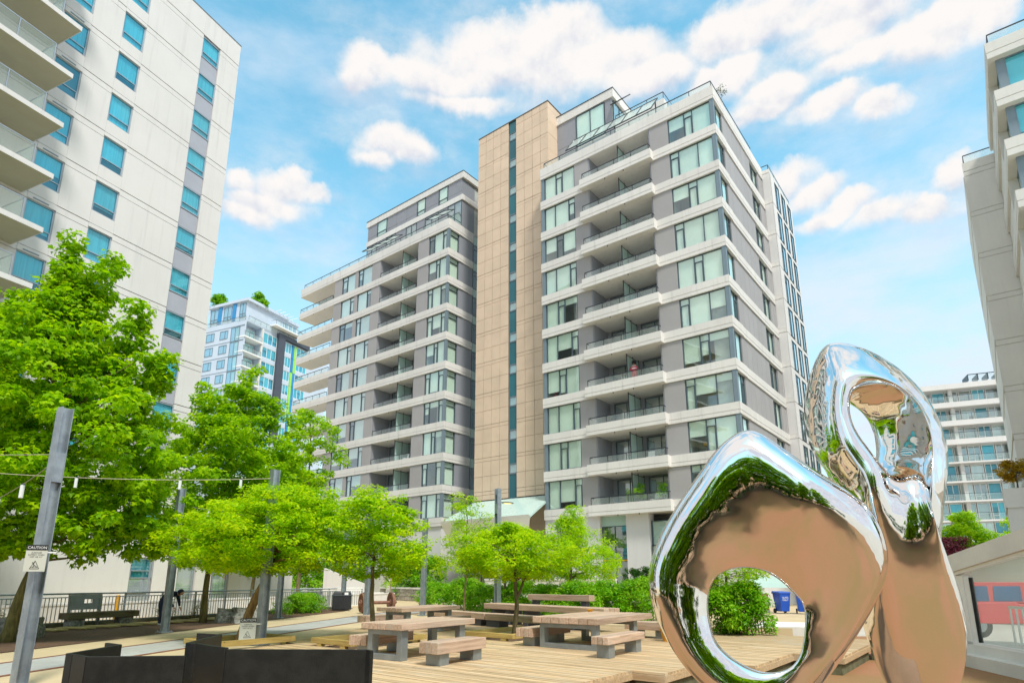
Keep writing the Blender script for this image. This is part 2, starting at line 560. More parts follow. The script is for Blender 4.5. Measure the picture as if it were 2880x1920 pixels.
chrome = bpy.data.materials.new('polished_chrome')
chrome.use_nodes = True
_t = chrome.node_tree
_b = _t.nodes['Principled BSDF']
_b.inputs['Metallic'].default_value = 1
_b.inputs['Base Color'].default_value = (.90, .89, .89, 1)
_g = N(_t, 'ShaderNodeNewGeometry')
_n = noise3(_t, _g.outputs['Position'], 7.0, 4, .6)
_t.links.new(mth(_t, 'ADD', mth(_t, 'MULTIPLY', _n.outputs[0], .05), .0), _b.inputs['Roughness'])
_n2 = noise3(_t, _g.outputs['Position'], 2.6, 2, .5)
_bn = N(_t, 'ShaderNodeBump')
_bn.inputs['Strength'].default_value = .32
_bn.inputs['Distance'].default_value = .04
_t.links.new(_n2.outputs[0], _bn.inputs['Height'])
_t.links.new(_bn.outputs[0], _b.inputs['Normal'])
M_['chrome'] = chrome

M_['maple'] = leafmat('maple_leaf', [(.10, .25, .004), (.22, .44, .003), (.37, .58, .004), (.52, .69, .005)], .58)
M_['ginkgo'] = leafmat('ginkgo_leaf', [(.16, .38, .003), (.31, .54, .003), (.48, .66, .003), (.64, .72, .004)], .55)
M_['lime'] = leafmat('lime_leaf', [(.17, .40, .004), (.31, .55, .005), (.46, .66, .006), (.60, .72, .012)], .55)
M_['hedge'] = leafmat('laurel_leaf', [(.06, .22, .004), (.14, .39, .005), (.26, .53, .010), (.46, .62, .06)], .42, .4)
M_['darkhedge'] = leafmat('dark_hedge_leaf', [(.012, .05, .006), (.03, .11, .008), (.055, .16, .012)], .2, .5)
M_['redleaf'] = leafmat('crimson_leaf', [(.05, .008, .016), (.10, .016, .03), (.17, .03, .05)], .25)
M_['goldleaf'] = leafmat('golden_leaf', [(.30, .20, .01), (.46, .28, .012), (.34, .33, .02)], .35)
M_['dryleaf'] = leafmat('dry_leaf', [(.16, .14, .03), (.30, .24, .06), (.20, .26, .04)], .3)


# ------------------------------------------------------------------ facades and windows
class Fac:
    """a wall frame: s along the wall, d outwards, z up"""
    def __init__(f, root, x, y, ang):
        f.root, f.o, f.a = root, Vector((x, y, 0)), ang
        f.sd = Vector((math.cos(ang), math.sin(ang), 0))
        f.dd = Vector((-math.sin(ang), math.cos(ang), 0))

    def pos(f, s, d, z):
        return f.o + f.sd * s + f.dd * d + Vector((0, 0, z))

    def put(f, name, me, s, d, z, parent=None):
        return put(name, me, f.root if parent is None else parent, f.pos(s, d, z), f.a)

    def box(f, name, s0, s1, d0, d1, z0, z1, m, bevel=0):
        me = boxmesh(abs(s1 - s0), abs(d1 - d0), abs(z1 - z0), m)
        return f.put(name, me, min(s0, s1), min(d0, d1), min(z0, z1))

    def build(f, name, mb, m, s=0, d=0, z=0):
        return f.put(name, mb.mesh(name, m), s, d, z)


_bc = {}


def boxmesh(w, d, h, m):
    k = (round(w, 3), round(d, 3), round(h, 3), m.name)
    if k not in _bc:
        b = MB(); b.box(0, w, 0, d, 0, h)
        _bc[k] = b.mesh('box', m)
    return _bc[k]


_wc = {}
rng = random.Random(7)


def window(f, s0, s1, z0, z1, d, cells, gl=None, fm=None, blinds=None, blindm=None, room=1.6, fw=.055, reveal=0, drop=None, name='window', fd=.05, roomm=None):
    """cells: list of (width fraction, kind): kind '' plain, 't' transom at top, 'v' vent with transom, 'b' low transom"""
    gl = gl or M_['glass']; fm = fm or M_['frame']; blindm = blindm or M_['blind']
    W, Hh = s1 - s0, z1 - z0
    key = (round(W, 3), round(Hh, 3), tuple(cells), gl.name, fm.name, fw)
    if key not in _wc:
        fr = MB()
        fr.box(0, W, -fd, fd, 0, fw); fr.box(0, W, -fd, fd, Hh - fw, Hh)
        fr.box(0, fw, -fd, fd, fw, Hh - fw); fr.box(W - fw, W, -fd, fd, fw, Hh - fw)
        x = fw
        tot = sum(c[0] for c in cells)
        inner = W - 2 * fw
        panes = []
        for i, (wf, k) in enumerate(cells):
            w = inner * wf / tot
            a, b = x, x + w
            if i < len(cells) - 1:
                fr.box(b - fw * .45, b + fw * .45, -fd, fd, fw, Hh - fw)
                b_ = b - fw * .45
            else:
                b_ = b
            a_ = a + (fw * .45 if i else 0)
            if k in ('t', 'v', 'b'):
                zt = Hh * (.76 if k != 'b' else .27)
                fr.box(a_, b_, -fd, fd, zt - fw * .4, zt + fw * .4)
                panes.append((a_, b_, fw, zt - fw * .4, 'vent_pane' if k != 't' else 'lower_pane')); panes.append((a_, b_, zt + fw * .4, Hh - fw, 'transom_pane' if k != 'b' else 'pane'))
                if k == 'v':
                    q = .05
                    fr.box(a_, a_ + q, -fd, fd + .02, fw, zt - fw * .4); fr.box(b_ - q, b_, -fd, fd + .02, fw, zt - fw * .4)
                if k == 'b':
                    q = .03
                    fr.box(a_, a_ + q, -fd, fd + .01, fw, zt - fw * .4); fr.box(b_ - q, b_, -fd, fd + .01, fw, zt - fw * .4)
            else:
                panes.append((a_, b_, fw, Hh - fw, 'pane'))
            x = b
        rm = MB()
        D = room
        rm.quad([(0.02, -D, 0.02), (W - .02, -D, 0.02), (W - .02, -D, Hh - .02), (0.02, -D, Hh - .02)])
        for q in ([(0.02, -.06, .02), (0.02, -D, .02), (.02, -D, Hh - .02), (.02, -.06, Hh - .02)],
                  [(W - .02, -.06, .02), (W - .02, -.06, Hh - .02), (W - .02, -D, Hh - .02), (W - .02, -D, .02)],
                  [(.02, -.06, .02), (W - .02, -.06, .02), (W - .02, -D, .02), (.02, -D, .02)],
                  [(.02, -.06, Hh - .02), (.02, -D, Hh - .02), (W - .02, -D, Hh - .02), (W - .02, -.06, Hh - .02)]):
            rm.quad(q)
        pm = []
        for (a, b, c, e, pn) in panes:
            p = MB(); p.box(0, b - a, -.008, .008, 0, e - c)
            pm.append((p.mesh('pane', gl), (a, 0, c), pn))
        _wc[key] = (fr.mesh('window', fm), pm, rm.mesh('room', roomm or M_['room']))
    fme, pm, rme = _wc[key]
    w = f.put(name, fme, s0, d, z0)
    for me, l, pn in pm:
        put(pn, me, w, l)
    if room:
        put('room', rme, w)
    if blinds is not None:
        # one blind per wide light, drawn to a random height
        fr = blinds if isinstance(blinds, float) else None
        x = fw
        tot = sum(c[0] for c in cells)
        for wf, k in cells:
            ww = (W - 2 * fw) * wf / tot
            r = rng.random()
            h = fr if fr else (1.0 if r < .62 else .45 + .5 * rng.random() if r < .86 else 0.0 if r > .93 else .25)
            if h > .05:
                hh = (Hh - 2 * fw) * h
                put('vent_blind' if k == 'v' else 'blind', boxmesh(round(ww - .02, 3), .01, round(hh, 2), blindm), w, (x + .01, -.065, Hh - fw - round(hh, 2)))
            x += ww
    return w

# ------------------------------------------------------------------ ground
def sheet(name, pts, z, m):
    b = MB(); b.quad([(x, y, z) for x, y in pts])
    return struct(b.build(name, m))


sheet('ground', [(-900, -900), (900, -900), (900, 900), (-900, 900)], -.44, M_['street'])
sheet('plaza', [(-30, -30), (14, -30), (14, 24), (-30, 24)], -.40, M_['plaza'])


def prism(name, pts, z0, z1, m, mi=None):
    b = MB()
    n = len(pts)
    b.quad([(x, y, z1) for x, y in pts])
    for i in range(n):
        (x0, y0), (x1, y1) = pts[i], pts[(i + 1) % n]
        b.quad([(x0, y0, z0), (x1, y1, z0), (x1, y1, z1), (x0, y1, z1)][:2] + [(x1, y1, z1), (x0, y0, z1)])
    return struct(b.build(name, m))


def lineat(p, q, y):
    return (p[0] + (q[0] - p[0]) * (y - p[1]) / (q[1] - p[1]), y)


BED0, BED1 = (-11.88, 14.98), (-8.87, 35.89)
SU0, SU1 = (-10.41, 13.17), (-7.16, 30.84)
SL0, SL1 = (-9.02, 11.47), (-6.12, 25.91)
DK0, DK1 = (-5.83, 19.48), (-5.29, 22.52)
# raised ground of the park (top at z = 0), the deck lies on its right
prism('park_ground', [(-60, -8), lineat(DK0, DK1, -8), lineat(DK0, DK1, 9), lineat(DK0, DK1, 26.0), (-2.4, 26.0), (9.9, 22.6), (16.2, 30), (60, 60), (60, 140), (-140, 140), (-60, 60)], -.42, -.012, M_['path'])
Y0, Y1 = 2.0, 46.0
sheet('paver_strip', [lineat(SU0, SU1, Y0), lineat(SL0, SL1, Y0), lineat(SL0, SL1, Y1), lineat(SU0, SU1, Y1)], -.004,
      mat('grey_block_paver', (.43, .43, .41), .85, .25, 2.5, bump=.5, bscale=16, stretch=(1, .5, 1), col2=(.36, .355, .33)))
for P0, P1 in ((SU0, SU1), (SL0, SL1)):
    a, b = lineat(P0, P1, Y0), lineat(P0, P1, Y1)
    mb = MB()
    mb.hexa([(a[0] - .05, a[1], -.03), (a[0] + .05, a[1], -.03), (b[0] + .05, b[1], -.03), (b[0] - .05, b[1], -.03),
             (a[0] - .05, a[1], .006), (a[0] + .05, a[1], .006), (b[0] + .05, b[1], .006), (b[0] - .05, b[1], .006)])
    struct(mb.build('track_edging', M_['rust']))
FD = Vector((.408, .913, 0))                       # fence direction
F0 = Vector((-16.55, 22.69, 0))


def fence_pt(t, off=0, z=0):
    p = F0 + FD * t + Vector((FD.y, -FD.x, 0)) * off
    return Vector((p.x, p.y, z))


fa, fb, fc = fence_pt(-16, .1), fence_pt(8, .1), fence_pt(17, .1)
sheet('planting_bed', [lineat(BED0, BED1, 6), lineat(BED0, BED1, 24.5), lineat(BED0, BED1, 34.5), (fc.x, fc.y), (fb.x, fb.y), (fa.x, fa.y)], .004, M_['soil'])

# ------------------------------------------------------------------ main apartment building
bld = thing('apartment_building', 'tall apartment building with white floor bands and a tan stair tower', 'building',
            CC, GRID)
PI = math.pi
FR = Fac(bld, 0, 0, PI)                 # right block, long front: s = u
SD = Fac(bld, 0, 0, -PI / 2)            # right block, right side: s = -v
FL = Fac(bld, 0, .66, PI)               # left block front: s = u
RT = Fac(bld, -26.5, .66, -PI / 2)      # left block return wall: s = -(v-.66)
H = 2.9
TB = .76


def zt(k):
    return 35.75 - H * k


def zw(k):
    return 35.98 - H * k


def band(f, s0, s1, d0, d1, z, top=0.0, name='floor_band', joint=2.7, side0=False):
    """white precast band: main slab with a shadow groove, cut into panels by joints"""
    b = MB()
    b.box(0, s1 - s0, 0, d1 - d0 - .035, -TB, top - .004)
    o = f.put(name, b.mesh(name, M_['white']), s0, d0, z)
    n = max(1, round((s1 - s0) / joint))
    w = (s1 - s0) / n
    key = ('band', round(w, 3), round(top, 2))
    if key not in _bc:
        p = MB()
        p.box(.004, w - .004, 0, .035, -.49, top)
        p.box(.004, w - .004, 0, .028, -TB, -.525)
        _bc[key] = p.mesh('band_panel', M_['white'])
    for i in range(n):
        put('band_panel', _bc[key], o, (i * w, d1 - d0 - .035, 0))
    return o


def railing(f, s0, s1, d, z, h=.55, posts=1.35, ends=(True, True), depth=.5, name='railing'):
    b = MB()
    L = s1 - s0
    b.box(0, L, -.03, .03, h - .05, h)
    n = max(1, round(L / posts))
    for i in range(n + 1):
        x = L * i / n
        b.box(x - .018, x + .018, -.02, .02, 0, h - .05)
    if ends[0]: b.box(-.02, .02, -depth, 0, h - .05, h)
    if ends[1]: b.box(L - .02, L + .02, -depth, 0, h - .05, h)
    o = f.put(name, b.mesh(name, M_['rail']), s0, d, z)
    for i in range(n):
        w = L / n - .06
        put('guard_panel', boxmesh(w, .012, h - .14, M_['rail_glass']), o, (L * i / n + .03, .025, .04))
    return o


CA = ((.42, ''), (.20, 'v'), (.38, ''))          # wide, vent, wide
CB = ((.20, 'v'), (.46, ''), (.34, ''))          # vent first (from the left end of s)
CC_ = ((.34, ''), (.46, ''), (.20, 'v'))
# dark cores behind the facades
core = MB()
core.box(-15.0, -2.3, 2.25, 17.5, .0, 35.0)
core.box(-2.3, -1.7, 2.25, 17.5, .0, 35.0)
core.box(-44.6, -28.3, 2.95, 14, .0, 35.2)
core.box(-28.3, -26.7, 5.2, 14, .0, 35.2)
core.build('core_wall', M_['grey'], bld)
rf = MB()
rf.box(-15, -.1, .3, 17.5, 35.05, 35.4); rf.box(-51.4, -26.6, 1.0, 14, 35.25, 35.6)
rf.build('roof', M_['roof'], bld)


def balcony_interior(f, s0, s1, zf, zc, depth, k, div, proud):
    """recess: side walls, back wall, glazed doors, frosted divider"""
    w = s1 - s0
    f.box('recess_wall', s0 - .02, s0 + .10, -depth, -.14, zf, zc, M_['grey2'])
    f.box('recess_wall', s1 - .10, s1 + .02, -depth, -.14, zf, zc, M_['grey2'])
    f.box('recess_wall', s0 + .10, s1 - .10, -depth - .06, -depth, zf, zc, M_['grey2'])
    hd = zc - zf - .18
    for a, b in ((s0 + .5, div - .35), (div + .35, s1 - .5)):
        window(f, a, b, zf + .05, zf + .05 + hd, -depth + .05, ((.42, ''), (.58, '')), M_['glassdk'], M_['frame'], blinds=True, room=0, blindm=M_['blind'])
    # frosted screen between the two balconies
    m = f.put('divider_screen', boxmesh(.03, depth - .35, zc - zf - .12, M_['frost']), div - .015, -depth + .1, zf)
    b = MB()
    for y in (0, (depth - .35) * .5, depth - .35):
        b.box(-.02, .05, y - .02, y + .02, 0, zc - zf)
    b.box(-.02, .05, 0, depth - .35, zc - zf - .14, zc - zf - .10)
    put('screen_frame', b.mesh('screen_frame', M_['rail']), m)


KMAX = 10
for k in range(0, KMAX + 1):
    z = zt(k)
    top = .25 if k == 0 else 0
    band(FR, 0, 15.04, -2.2, 0, z, top)
    band(SD, -11.64, -2.2, -2.2, 0, z, top)
    # end of the front band on the corner
    c = MB(); c.box(.004, 2.2, 0, .035, -.49, top); c.box(.004, 2.2, 0, .028, -TB, -.525)
    SD.put('band_panel', c.mesh('band_panel', M_['white']), -2.2, 0, z)
    if 1 <= k:
        band(FR, 4.72, 10.88, .004, .5, z, 0)
        railing(FR, 4.9, 10.7, .36, z, ends=(True, True), depth=.36)
        for s in (7.0, 8.6):
            t = MB(); t.tube([(0, 0, 0), (0, 0, .12)], .03, 8)
            FR.put('scupper', t.mesh('scupper', M_['plastic']), s, .42, z - TB - .10)
    z = zw(k)
    top = .3 if k == 0 else 0
    band(FL, 26.5, 51.5, -2.2, 0, z, top)
    band(RT, -3.65, -2.2, -2.2, 0, z, top, joint=2)
    c = MB(); c.box(.004, 2.2, 0, .035, -.49, top); c.box(.004, 2.2, 0, .028, -TB, -.525)
    RT.put('band_panel', c.mesh('band_panel', M_['white']), -2.2, 0, z)
    if k >= 1:
        railing(FL, 30.95, 36.6, -.1, z, ends=(False, False))
        railing(FL, 44.9, 51.4, -.1, z, ends=(False, True), depth=2)
        for s in (32.6, 34.2, 46.4, 48.6):
            t = MB(); t.tube([(0, 0, 0), (0, 0, .1)], .03, 8)
            FL.put('scupper', t.mesh('scupper', M_['plastic']), s, -.06, z - TB - .08)

for k in range(0, KMAX):
    z0, z1 = zt(k + 1), zt(k) - TB
    odd = k % 2
    # right block front
    window(FR, .30, 3.5, z0, z1, -.20, CA if not odd else CC_, blinds=True)
    window(FR, 11.70, 14.70, z0, z1, -.20, ((.40, ''), (.22, 'v'), (.38, '')) if not odd else ((.2, 'v'), (.46, ''), (.34, '')), blinds=True)
    FR.box('grey_panel', 3.5, 4.97, -.40, -.10, z0, z1, M_['grey'])
    FR.box('grey_panel', 10.40, 11.68, -.40, -.10, z0, z1, M_['grey'])
    FR.box('corner_post', .03, .30, -.33, -.05, z0, z1, M_['frame2'])
    FR.box('corner_post', 14.70, 15.0, -.36, -.10, z0, z1, M_['frame2'])
    balcony_interior(FR, 4.97, 10.4, z0 - .25, z1, 2.2, k, 7.75, .5)
    # right block side
    window(SD, -1.9, -.34, z0, z1, -.20, ((.32, 'v'), (.68, '')) if odd else ((.68, ''), (.32, 'v')), blinds=True, room=1.2)
    window(SD, -10.45, -8.32, z0, z1, -.26, ((.5, ''), (.22, 'v'), (.28, '')), blinds=True, room=0)
    SD.box('recess_wall', -10.45, -8.32, -.5, -.45, z0, z1, M_['room'])
    n = 6
    for i in range(n):
        a = -8.3 + i * 6.36 / n
        SD.box('grey_panel', a + .008, a + 6.36 / n - .008, -.30, -.09, z0, z1, M_['grey'])
    SD.box('grey_panel', -11.64, -10.47, -.30, -.09, z0, z1, M_['grey'])
    # left block front
    z0, z1 = zw(k + 1), zw(k) - TB
    cw = [((.22, 'v'), (.50, ''), (.28, 'v')), ((.38, ''), (.2, 'v'), (.42, '')), ((.28, 'v'), (.48, ''), (.24, 'v'))][k % 3]
    window(FL, 26.78, 29.28, z0, z1, -.20, cw, blinds=True)
    FL.box('grey_panel', 29.3, 30.8, -.40, -.08, z0, z1, M_['grey'])
    balcony_interior(FL, 30.8, 36.73, z0 - .25, z1, 2.2, k, 33.3, 0)
    FL.box('grey_panel', 36.73, 38.05, -.40, -.08, z0, z1, M_['grey'])
    window(FL, 38.07, 40.43, z0, z1, -.20, ((.3, 'v'), (.7, '')) if odd else ((.7, ''), (.3, 'v')), M_['glassdk'], blinds=True)
    FL.box('grey_panel', 40.45, 40.96, -.40, -.08, z0, z1, M_['grey'])
    window(FL, 40.98, 43.33, z0, z1, -.20, ((.62, ''), (.38, 'v')) if not odd else ((.3, 'v'), (.7, '')), M_['glassdk'], blinds=True)
    FL.box('grey_panel', 43.35, 44.7, -.40, -.08, z0, z1, M_['grey'])
    FL.box('recess_wall', 44.58, 44.7, -5, -.42, z0 - .25, z1, M_['white'])
    # return wall of the left block
    FL.box('corner_post', 26.53, 26.78, -.33, -.06, z0, z1, M_['frame2'])
    window(RT, -1.62, -.30, z0, z1, -.20, ((1, 't'),), blinds=.98, room=1.0)
    RT.box('grey_panel', -3.65, -1.64, -.34, -.08, z0, z1, M_['grey2'])
# dark recess with windows between left block and stair tower
g = MB(); g.box(-27.2, -26.62, 4.36, 5.2, 2, 35.4); g.build('recess_wall', M_['frame2'], bld)
for k in range(KMAX):
    RTs = Fac(bld, -26.60, .66, -PI / 2)
    window(RTs, -4.45, -3.75, zw(k + 1) + .05, zw(k) - .9, .02, ((1, 't'),), M_['glassslot'], M_['frame2'], room=0)
    RTs.box('recess_panel', -4.45, -3.75, -.03, .06, zw(k) - .85, zw(k) + .0, M_['frost'])

# ---- roof rails
railing(FR, .1, 14.7, -.12, 36.0, h=.52, posts=1.7, ends=(True, True), depth=9.0)
railing(FL, 26.7, 51.0, -.12, 36.28, h=.50, posts=1.7, ends=(True, True), depth=3.4)
# rear wing's rail and the two-step end wall
RW = Fac(bld, .60, 0, -PI / 2)           # rear wing, right side: s = -v
rw = MB()
rw.box(-3, .57, 11.66, 18.5, 0, 35.7)
rw.build('rear_wing_wall', M_['white2'], bld)
FE = Fac(bld, 0, 11.66, PI)
for k in range(0, 12):
    z = 35.75 - H * k
    for a, b in ((-.60, .0),):
        FE.box('wall_panel', a, b, .0, .03, z - H + .01, z - .36, M_['white2'])
        FE.box('wall_panel', a, b, .0, .05, z - .33, z - .01, M_['white'])
railing(RW, -18.4, -11.7, -.1, 35.72, h=.5, posts=1.6, ends=(False, True), depth=.6)
for k in range(0, 11):
    z1 = 35.05 - H * k
    for a, b in ((12.75, 14.1), (14.75, 16.05), (16.75, 17.95)):
        window(RW, -b, -a, z1 - 2.45, z1, .03, ((.62, ''), (.38, 't')), M_['glassdk'], M_['frame'], room=0, blinds=True)
    zc = z1 + .35
    for a, b in ((11.70, 12.72), (14.13, 14.72), (16.08, 16.72), (17.98, 18.46)):
        RW.box('wall_panel', -b, -a, .0, .06, z1 - 2.50, zc - .02, M_['white2'])
    for a, b in ((12.75, 14.1), (14.75, 16.05), (16.75, 17.95)):
        RW.box('wall_panel', -b, -a, .0, .06, z1 + .02, zc - .02, M_['white2'])

# ---- tan stair tower
TN = Fac(bld, 0, 1.5, PI)
TS = Fac(bld, -15.16, 1.5, -PI / 2)
tb = MB()
tb.box(-23.40, -19.68, 1.56, 7.5, 0, 44.05)
tb.box(-18.82, -15.20, 1.56, 7.5, 0, 44.05)
tb.box(-19.68, -18.82, 2.4, 7.5, 0, 43.2)
tb.build('stair_tower_core', M_['joint'], bld)
HP = H
cols_l = [(19.70, 20.63), (20.64, 21.56), (21.57, 22.49), (22.50, 23.46)]
cols_r = [(15.18, 16.03), (16.04, 16.93), (16.94, 17.87), (17.88, 18.80)]
zl = []
z = 44.1
zl.append((43.45, 44.1)); 
zb = 43.43
while zb > 8.4:
    zl.append((max(zb - 1.28, 8.2), zb)); zb -= 1.295
    if zb > 8.4:
        zl.append((max(zb - 1.28, 8.2), zb)); zb -= 1.295
    if zb > 8.4:
        zl.append((max(zb - .29, 8.2), zb)); zb -= .31
for (z0, z1) in zl:
    thin = z1 - z0 < .4
    for a, b in cols_l + cols_r:
        TN.box('cladding_course' if thin else 'cladding_panel', a + .012, b - .012, -.06, .0 if not thin else -.012, z0 + .012, z1, M_['tan'])
    for a, b in ((-2.0, -.02), (-4.0, -2.02), (-5.9, -4.02)):
        TS.box('cladding_course' if thin else 'cladding_panel', a, b, -.06, .0 if not thin else -.012, z0, z1, M_['tan'])
TN.box('cladding_panel', 18.82, 19.68, -.3, -.10, 42.92, 44.1, M_['glassslot'])
cp = MB(); cp.box(-23.47, -15.12, 1.47, 7.6, 44.11, 44.20); cp.build('coping', M_['joint'], bld)
for k in range(0, 13):
    z1 = 42.9 - H * k
    if z1 - H < 7.5: break
    window(TN, 18.84, 19.66, z1 - .78, z1, -.14, ((1, ''),), M_['glassdk'], M_['frame2'], room=.5, fw=.05, blinds=.99, blindm=M_['frost'])
    window(TN, 18.84, 19.66, z1 - H + .02, z1 - .80, -.14, ((1, ''),), M_['glassslot'], M_['frame2'], room=.5, fw=.04)

# ---- penthouses
PH = Fac(bld, 0, 3.0, PI)
p = MB(); p.box(-15.5, -9.5, 3.15, 12, 35.4, 42.3); p.build('penthouse_core', M_['room'], bld)
PH.box('penthouse_roof', 9.28, 15.75, -9.2, .12, 42.36, 43.2, M_['white'])
PH.box('penthouse_roof', 9.25, 15.78, -9.25, .16, 43.2, 43.27, M_['rail'])
for z0, z1 in ((36.0, 38.9),):
    PH.box('penthouse_panel', 9.5, 15.5, -.1, .0, z0, z1, M_['grey2'])
PH.box('penthouse_panel', 13.15, 15.5, -.1, .02, 39.75, 42.34, M_['grey2'])
PH.box('penthouse_panel', 13.15, 15.5, -.1, .02, 38.95, 39.72, M_['grey2'])
PH.box('penthouse_panel', 9.5, 10.16, -.1, .02, 38.95, 42.34, M_['grey2'])
PH.box('penthouse_panel', 10.2, 13.1, -.1, .02, 38.95, 39.1, M_['white'])
window(PH, 10.2, 13.1, 39.15, 42.3, .02, ((.5, ''), (.5, '')), M_['glass'], blinds=.97, room=0)
PHS = Fac(bld, -9.5, 3.0, -PI / 2)
window(PHS, -2.4, -.2, 39.1, 42.2, .02, ((.5, 'b'), (.5, '')), M_['glassdk'], room=0)
# second parapet step with rail
q = MB(); q.box(-9.2, -4.8, 3.0, 11, 36.0, 39.75); q.build('penthouse_wall', M_['white'], bld)
railing(PH, 4.85, 9.2, -.06, 39.75, h=.66, posts=1.5, ends=(True, False), depth=4)


def awning(f, s0, s1, din, zin, dout, zout, n, name='glass_awning'):
    """row of tilted framed glass panes"""
    b = MB()
    r = .05
    b.tube([(s0, din, zin), (s1, din, zin)], r, 6); b.tube([(s0 , dout, zout), (s1, dout, zout)], r, 6)
    for i in range(n + 1):
        s = s0 + (s1 - s0) * i / n
        b.tube([(s, din, zin), (s, dout, zout)], r, 6)
    o = f.put(name, b.mesh(name, M_['rail']), 0, 0, 0)
    for i in range(n):
        a, c = s0 + (s1 - s0) * i / n + .06, s0 + (s1 - s0) * (i + 1) / n - .06
        p = MB()
        p.hexa([(a, din, zin - .01), (c, din, zin - .01), (c, dout, zout - .01), (a, dout, zout - .01),
                (a, din, zin + .01), (c, din, zin + .01), (c, dout, zout + .01), (a, dout, zout + .01)])
        put('awning_pane', p.mesh('awning_pane', M_['milk_glass']), o)


awning(FR, 5.0, 12.9, -2.2, 39.25, -.8, 37.35, 6)
awning(FR, 8.2, 9.4, -4.0, 42.7, -2.6, 41.3, 1)
for s in (5.2, 8.9, 12.6):
    t = MB(); t.box(s - .04, s + .04, -2.25, -2.15, 36.0, 39.2); FR.put('awning_post', t.mesh('awning_post', M_['rail']), 0, 0, 0)

PW = Fac(bld, 0, 2.5, PI)
p = MB(); p.box(-41.5, -26.55, 2.65, 9, 35.5, 41.7); p.build('penthouse_core', M_['room'], bld)
PW.box('penthouse_roof', 26.3, 41.7, -6.5, .1, 41.8, 42.5, M_['white'])
PW.box('penthouse_roof', 26.28, 41.72, -6.55, .13, 42.5, 42.57, M_['rail'])
PW.box('floor_band', 26.4, 41.6, -6.5, .06, 39.3, 39.9, M_['white'])
us = [26.55, 28.54, 29.85, 31.88, 33.15, 34.85, 36.5, 38.12, 39.78, 41.5]
for i in range(len(us) - 1):
    a, b = us[i], us[i + 1]
    if i in (1, 3, 7):
        window(PW, a, b, 39.92, 41.78, .0, ((1, 'b'),), M_['glass'], blinds=.97, room=0)
    else:
        PW.box('penthouse_panel', a + .02, b - .02, -.1, .0, 40.35, 41.78, M_['grey2'])
        PW.box('penthouse_panel', a + .02, b - .02, -.1, .0, 39.92, 40.32, M_['grey2'])
    if i in (2, 4, 6, 8, 0):
        window(PW, a, b, 36.3, 39.28, -.02, ((.5, ''), (.5, '')), M_['glassdk'], room=0)
    else:
        PW.box('penthouse_panel', a + .02, b - .02, -.1, .0, 36.3, 39.28, M_['grey2'])
PWS = Fac(bld, -26.55, 2.5, -PI / 2)
PWS.box('penthouse_panel', -1.9, -.02, -.1, .02, 39.92, 41.78, M_['grey2'])
PWS.box('penthouse_panel', -1.9, -.02, -.1, .02, 36.3, 39.28, M_['grey2'])
awning(FL, 35.0, 40.2, -1.5, 38.35, -.2, 37.55, 4)
awning(FL, 27.3, 30.0, -1.5, 38.3, -.2, 37.5, 2)

# ---- ground floors of both blocks
zb = zt(KMAX) - TB
FR.box('podium_wall', 14.15, 15.0, -.9, -.12, 0, zb, M_['white2'])
FR.box('podium_wall', 10.35, 11.80, -.9, -.12, 0, zb, M_['white2'])
FR.box('podium_wall', 6.6, 8.30, -.9, -.12, 0, zb, M_['white2'])
FR.box('podium_wall', .05, 2.2, -.9, -.12, 0, zb, M_['white2'])
FR.box('podium_wall', 8.3, 10.35, -1.0, -.6, zb - .12, zb - .004, M_['soffit'])
for a, b in ((11.82, 14.13), (8.32, 10.33)):
    window(FR, a, b, 0.05, 2.9, -.45, ((.5, ''), (.5, '')), M_['glassdk'], room=1.2)
    window(FR, a, b, 3.0, 5.3, -.45, ((.5, ''), (.5, '')), M_['glassdk'], room=1.2)
    FR.box('lintel', a, b, -.5, -.4, 2.9, 3.0, M_['yellow'])
    FR.box('lintel', a, b, -.5, -.4, 5.3, zb, M_['frost'])
for a, b in ((2.25, 6.55),):
    window(FR, a, b, .05, 2.8, -.45, ((.3, ''), (.4, ''), (.3, '')), M_['glassdk'], room=1.2)
    window(FR, a, b, 3.0, zb - .5, -.45, ((.3, ''), (.4, ''), (.3, '')), M_['glassdk'], blinds=True, room=1.2)
    FR.box('lintel', a, b, -.5, -.4, 2.8, 3.0, M_['white2'])
railing(FR, 2.4, 6.5, -.2, 3.0, h=.9)
SD.box('podium_wall', -11.6, -2.1, -1.2, -.12, 0, zb, M_['white2'])
FL.box('podium_wall', 26.6, 51.0, -1.0, -.15, 0, zw(KMAX) - TB, M_['white2'])
RT.box('podium_wall', -3.65, -.16, -1.0, -.15, 0, zw(KMAX) - TB, M_['white2'])
# sloping glass entrance canopy below the stair tower
cv = MB()
A_, B_ = -23.4, -15.15
cv.hexa([(A_, 1.42, 7.95), (A_, -2.4, 6.0), (B_ + .6, -2.4, 6.0), (B_, 1.42, 7.95), (A_, 1.42, 8.1), (A_, -2.4, 6.15), (B_ + .6, -2.4, 6.15), (B_, 1.42, 8.1)])
co = cv.build('entrance_canopy', M_['canopyg'], bld)
cw = MB()
cw.hexa([(A_, -2.45, 5.95), (A_, -1.2, 4.3), (B_ - .6, -1.2, 4.3), (B_ + .6, -2.45, 5.95), (A_, -2.55, 6.2), (A_, -1.3, 4.3), (B_ - .6, -1.3, 4.3), (B_ + .6, -2.55, 6.2)])
cw.build('canopy_fascia', M_['canopyw'], bld)
cj = MB()
for i in range(1, 6):
    x = A_ + (B_ - A_) * i / 6
    cj.hexa([(x - .02, 1.42, 8.1), (x - .02 + .3, -2.4, 6.15), (x + .02 + .3, -2.4, 6.15), (x + .02, 1.42, 8.1), (x - .02, 1.42, 8.115), (x + .28, -2.4, 6.165), (x + .32, -2.4, 6.165), (x + .02, 1.42, 8.115)])
cj.build('canopy_joints', M_['frost'], bld)
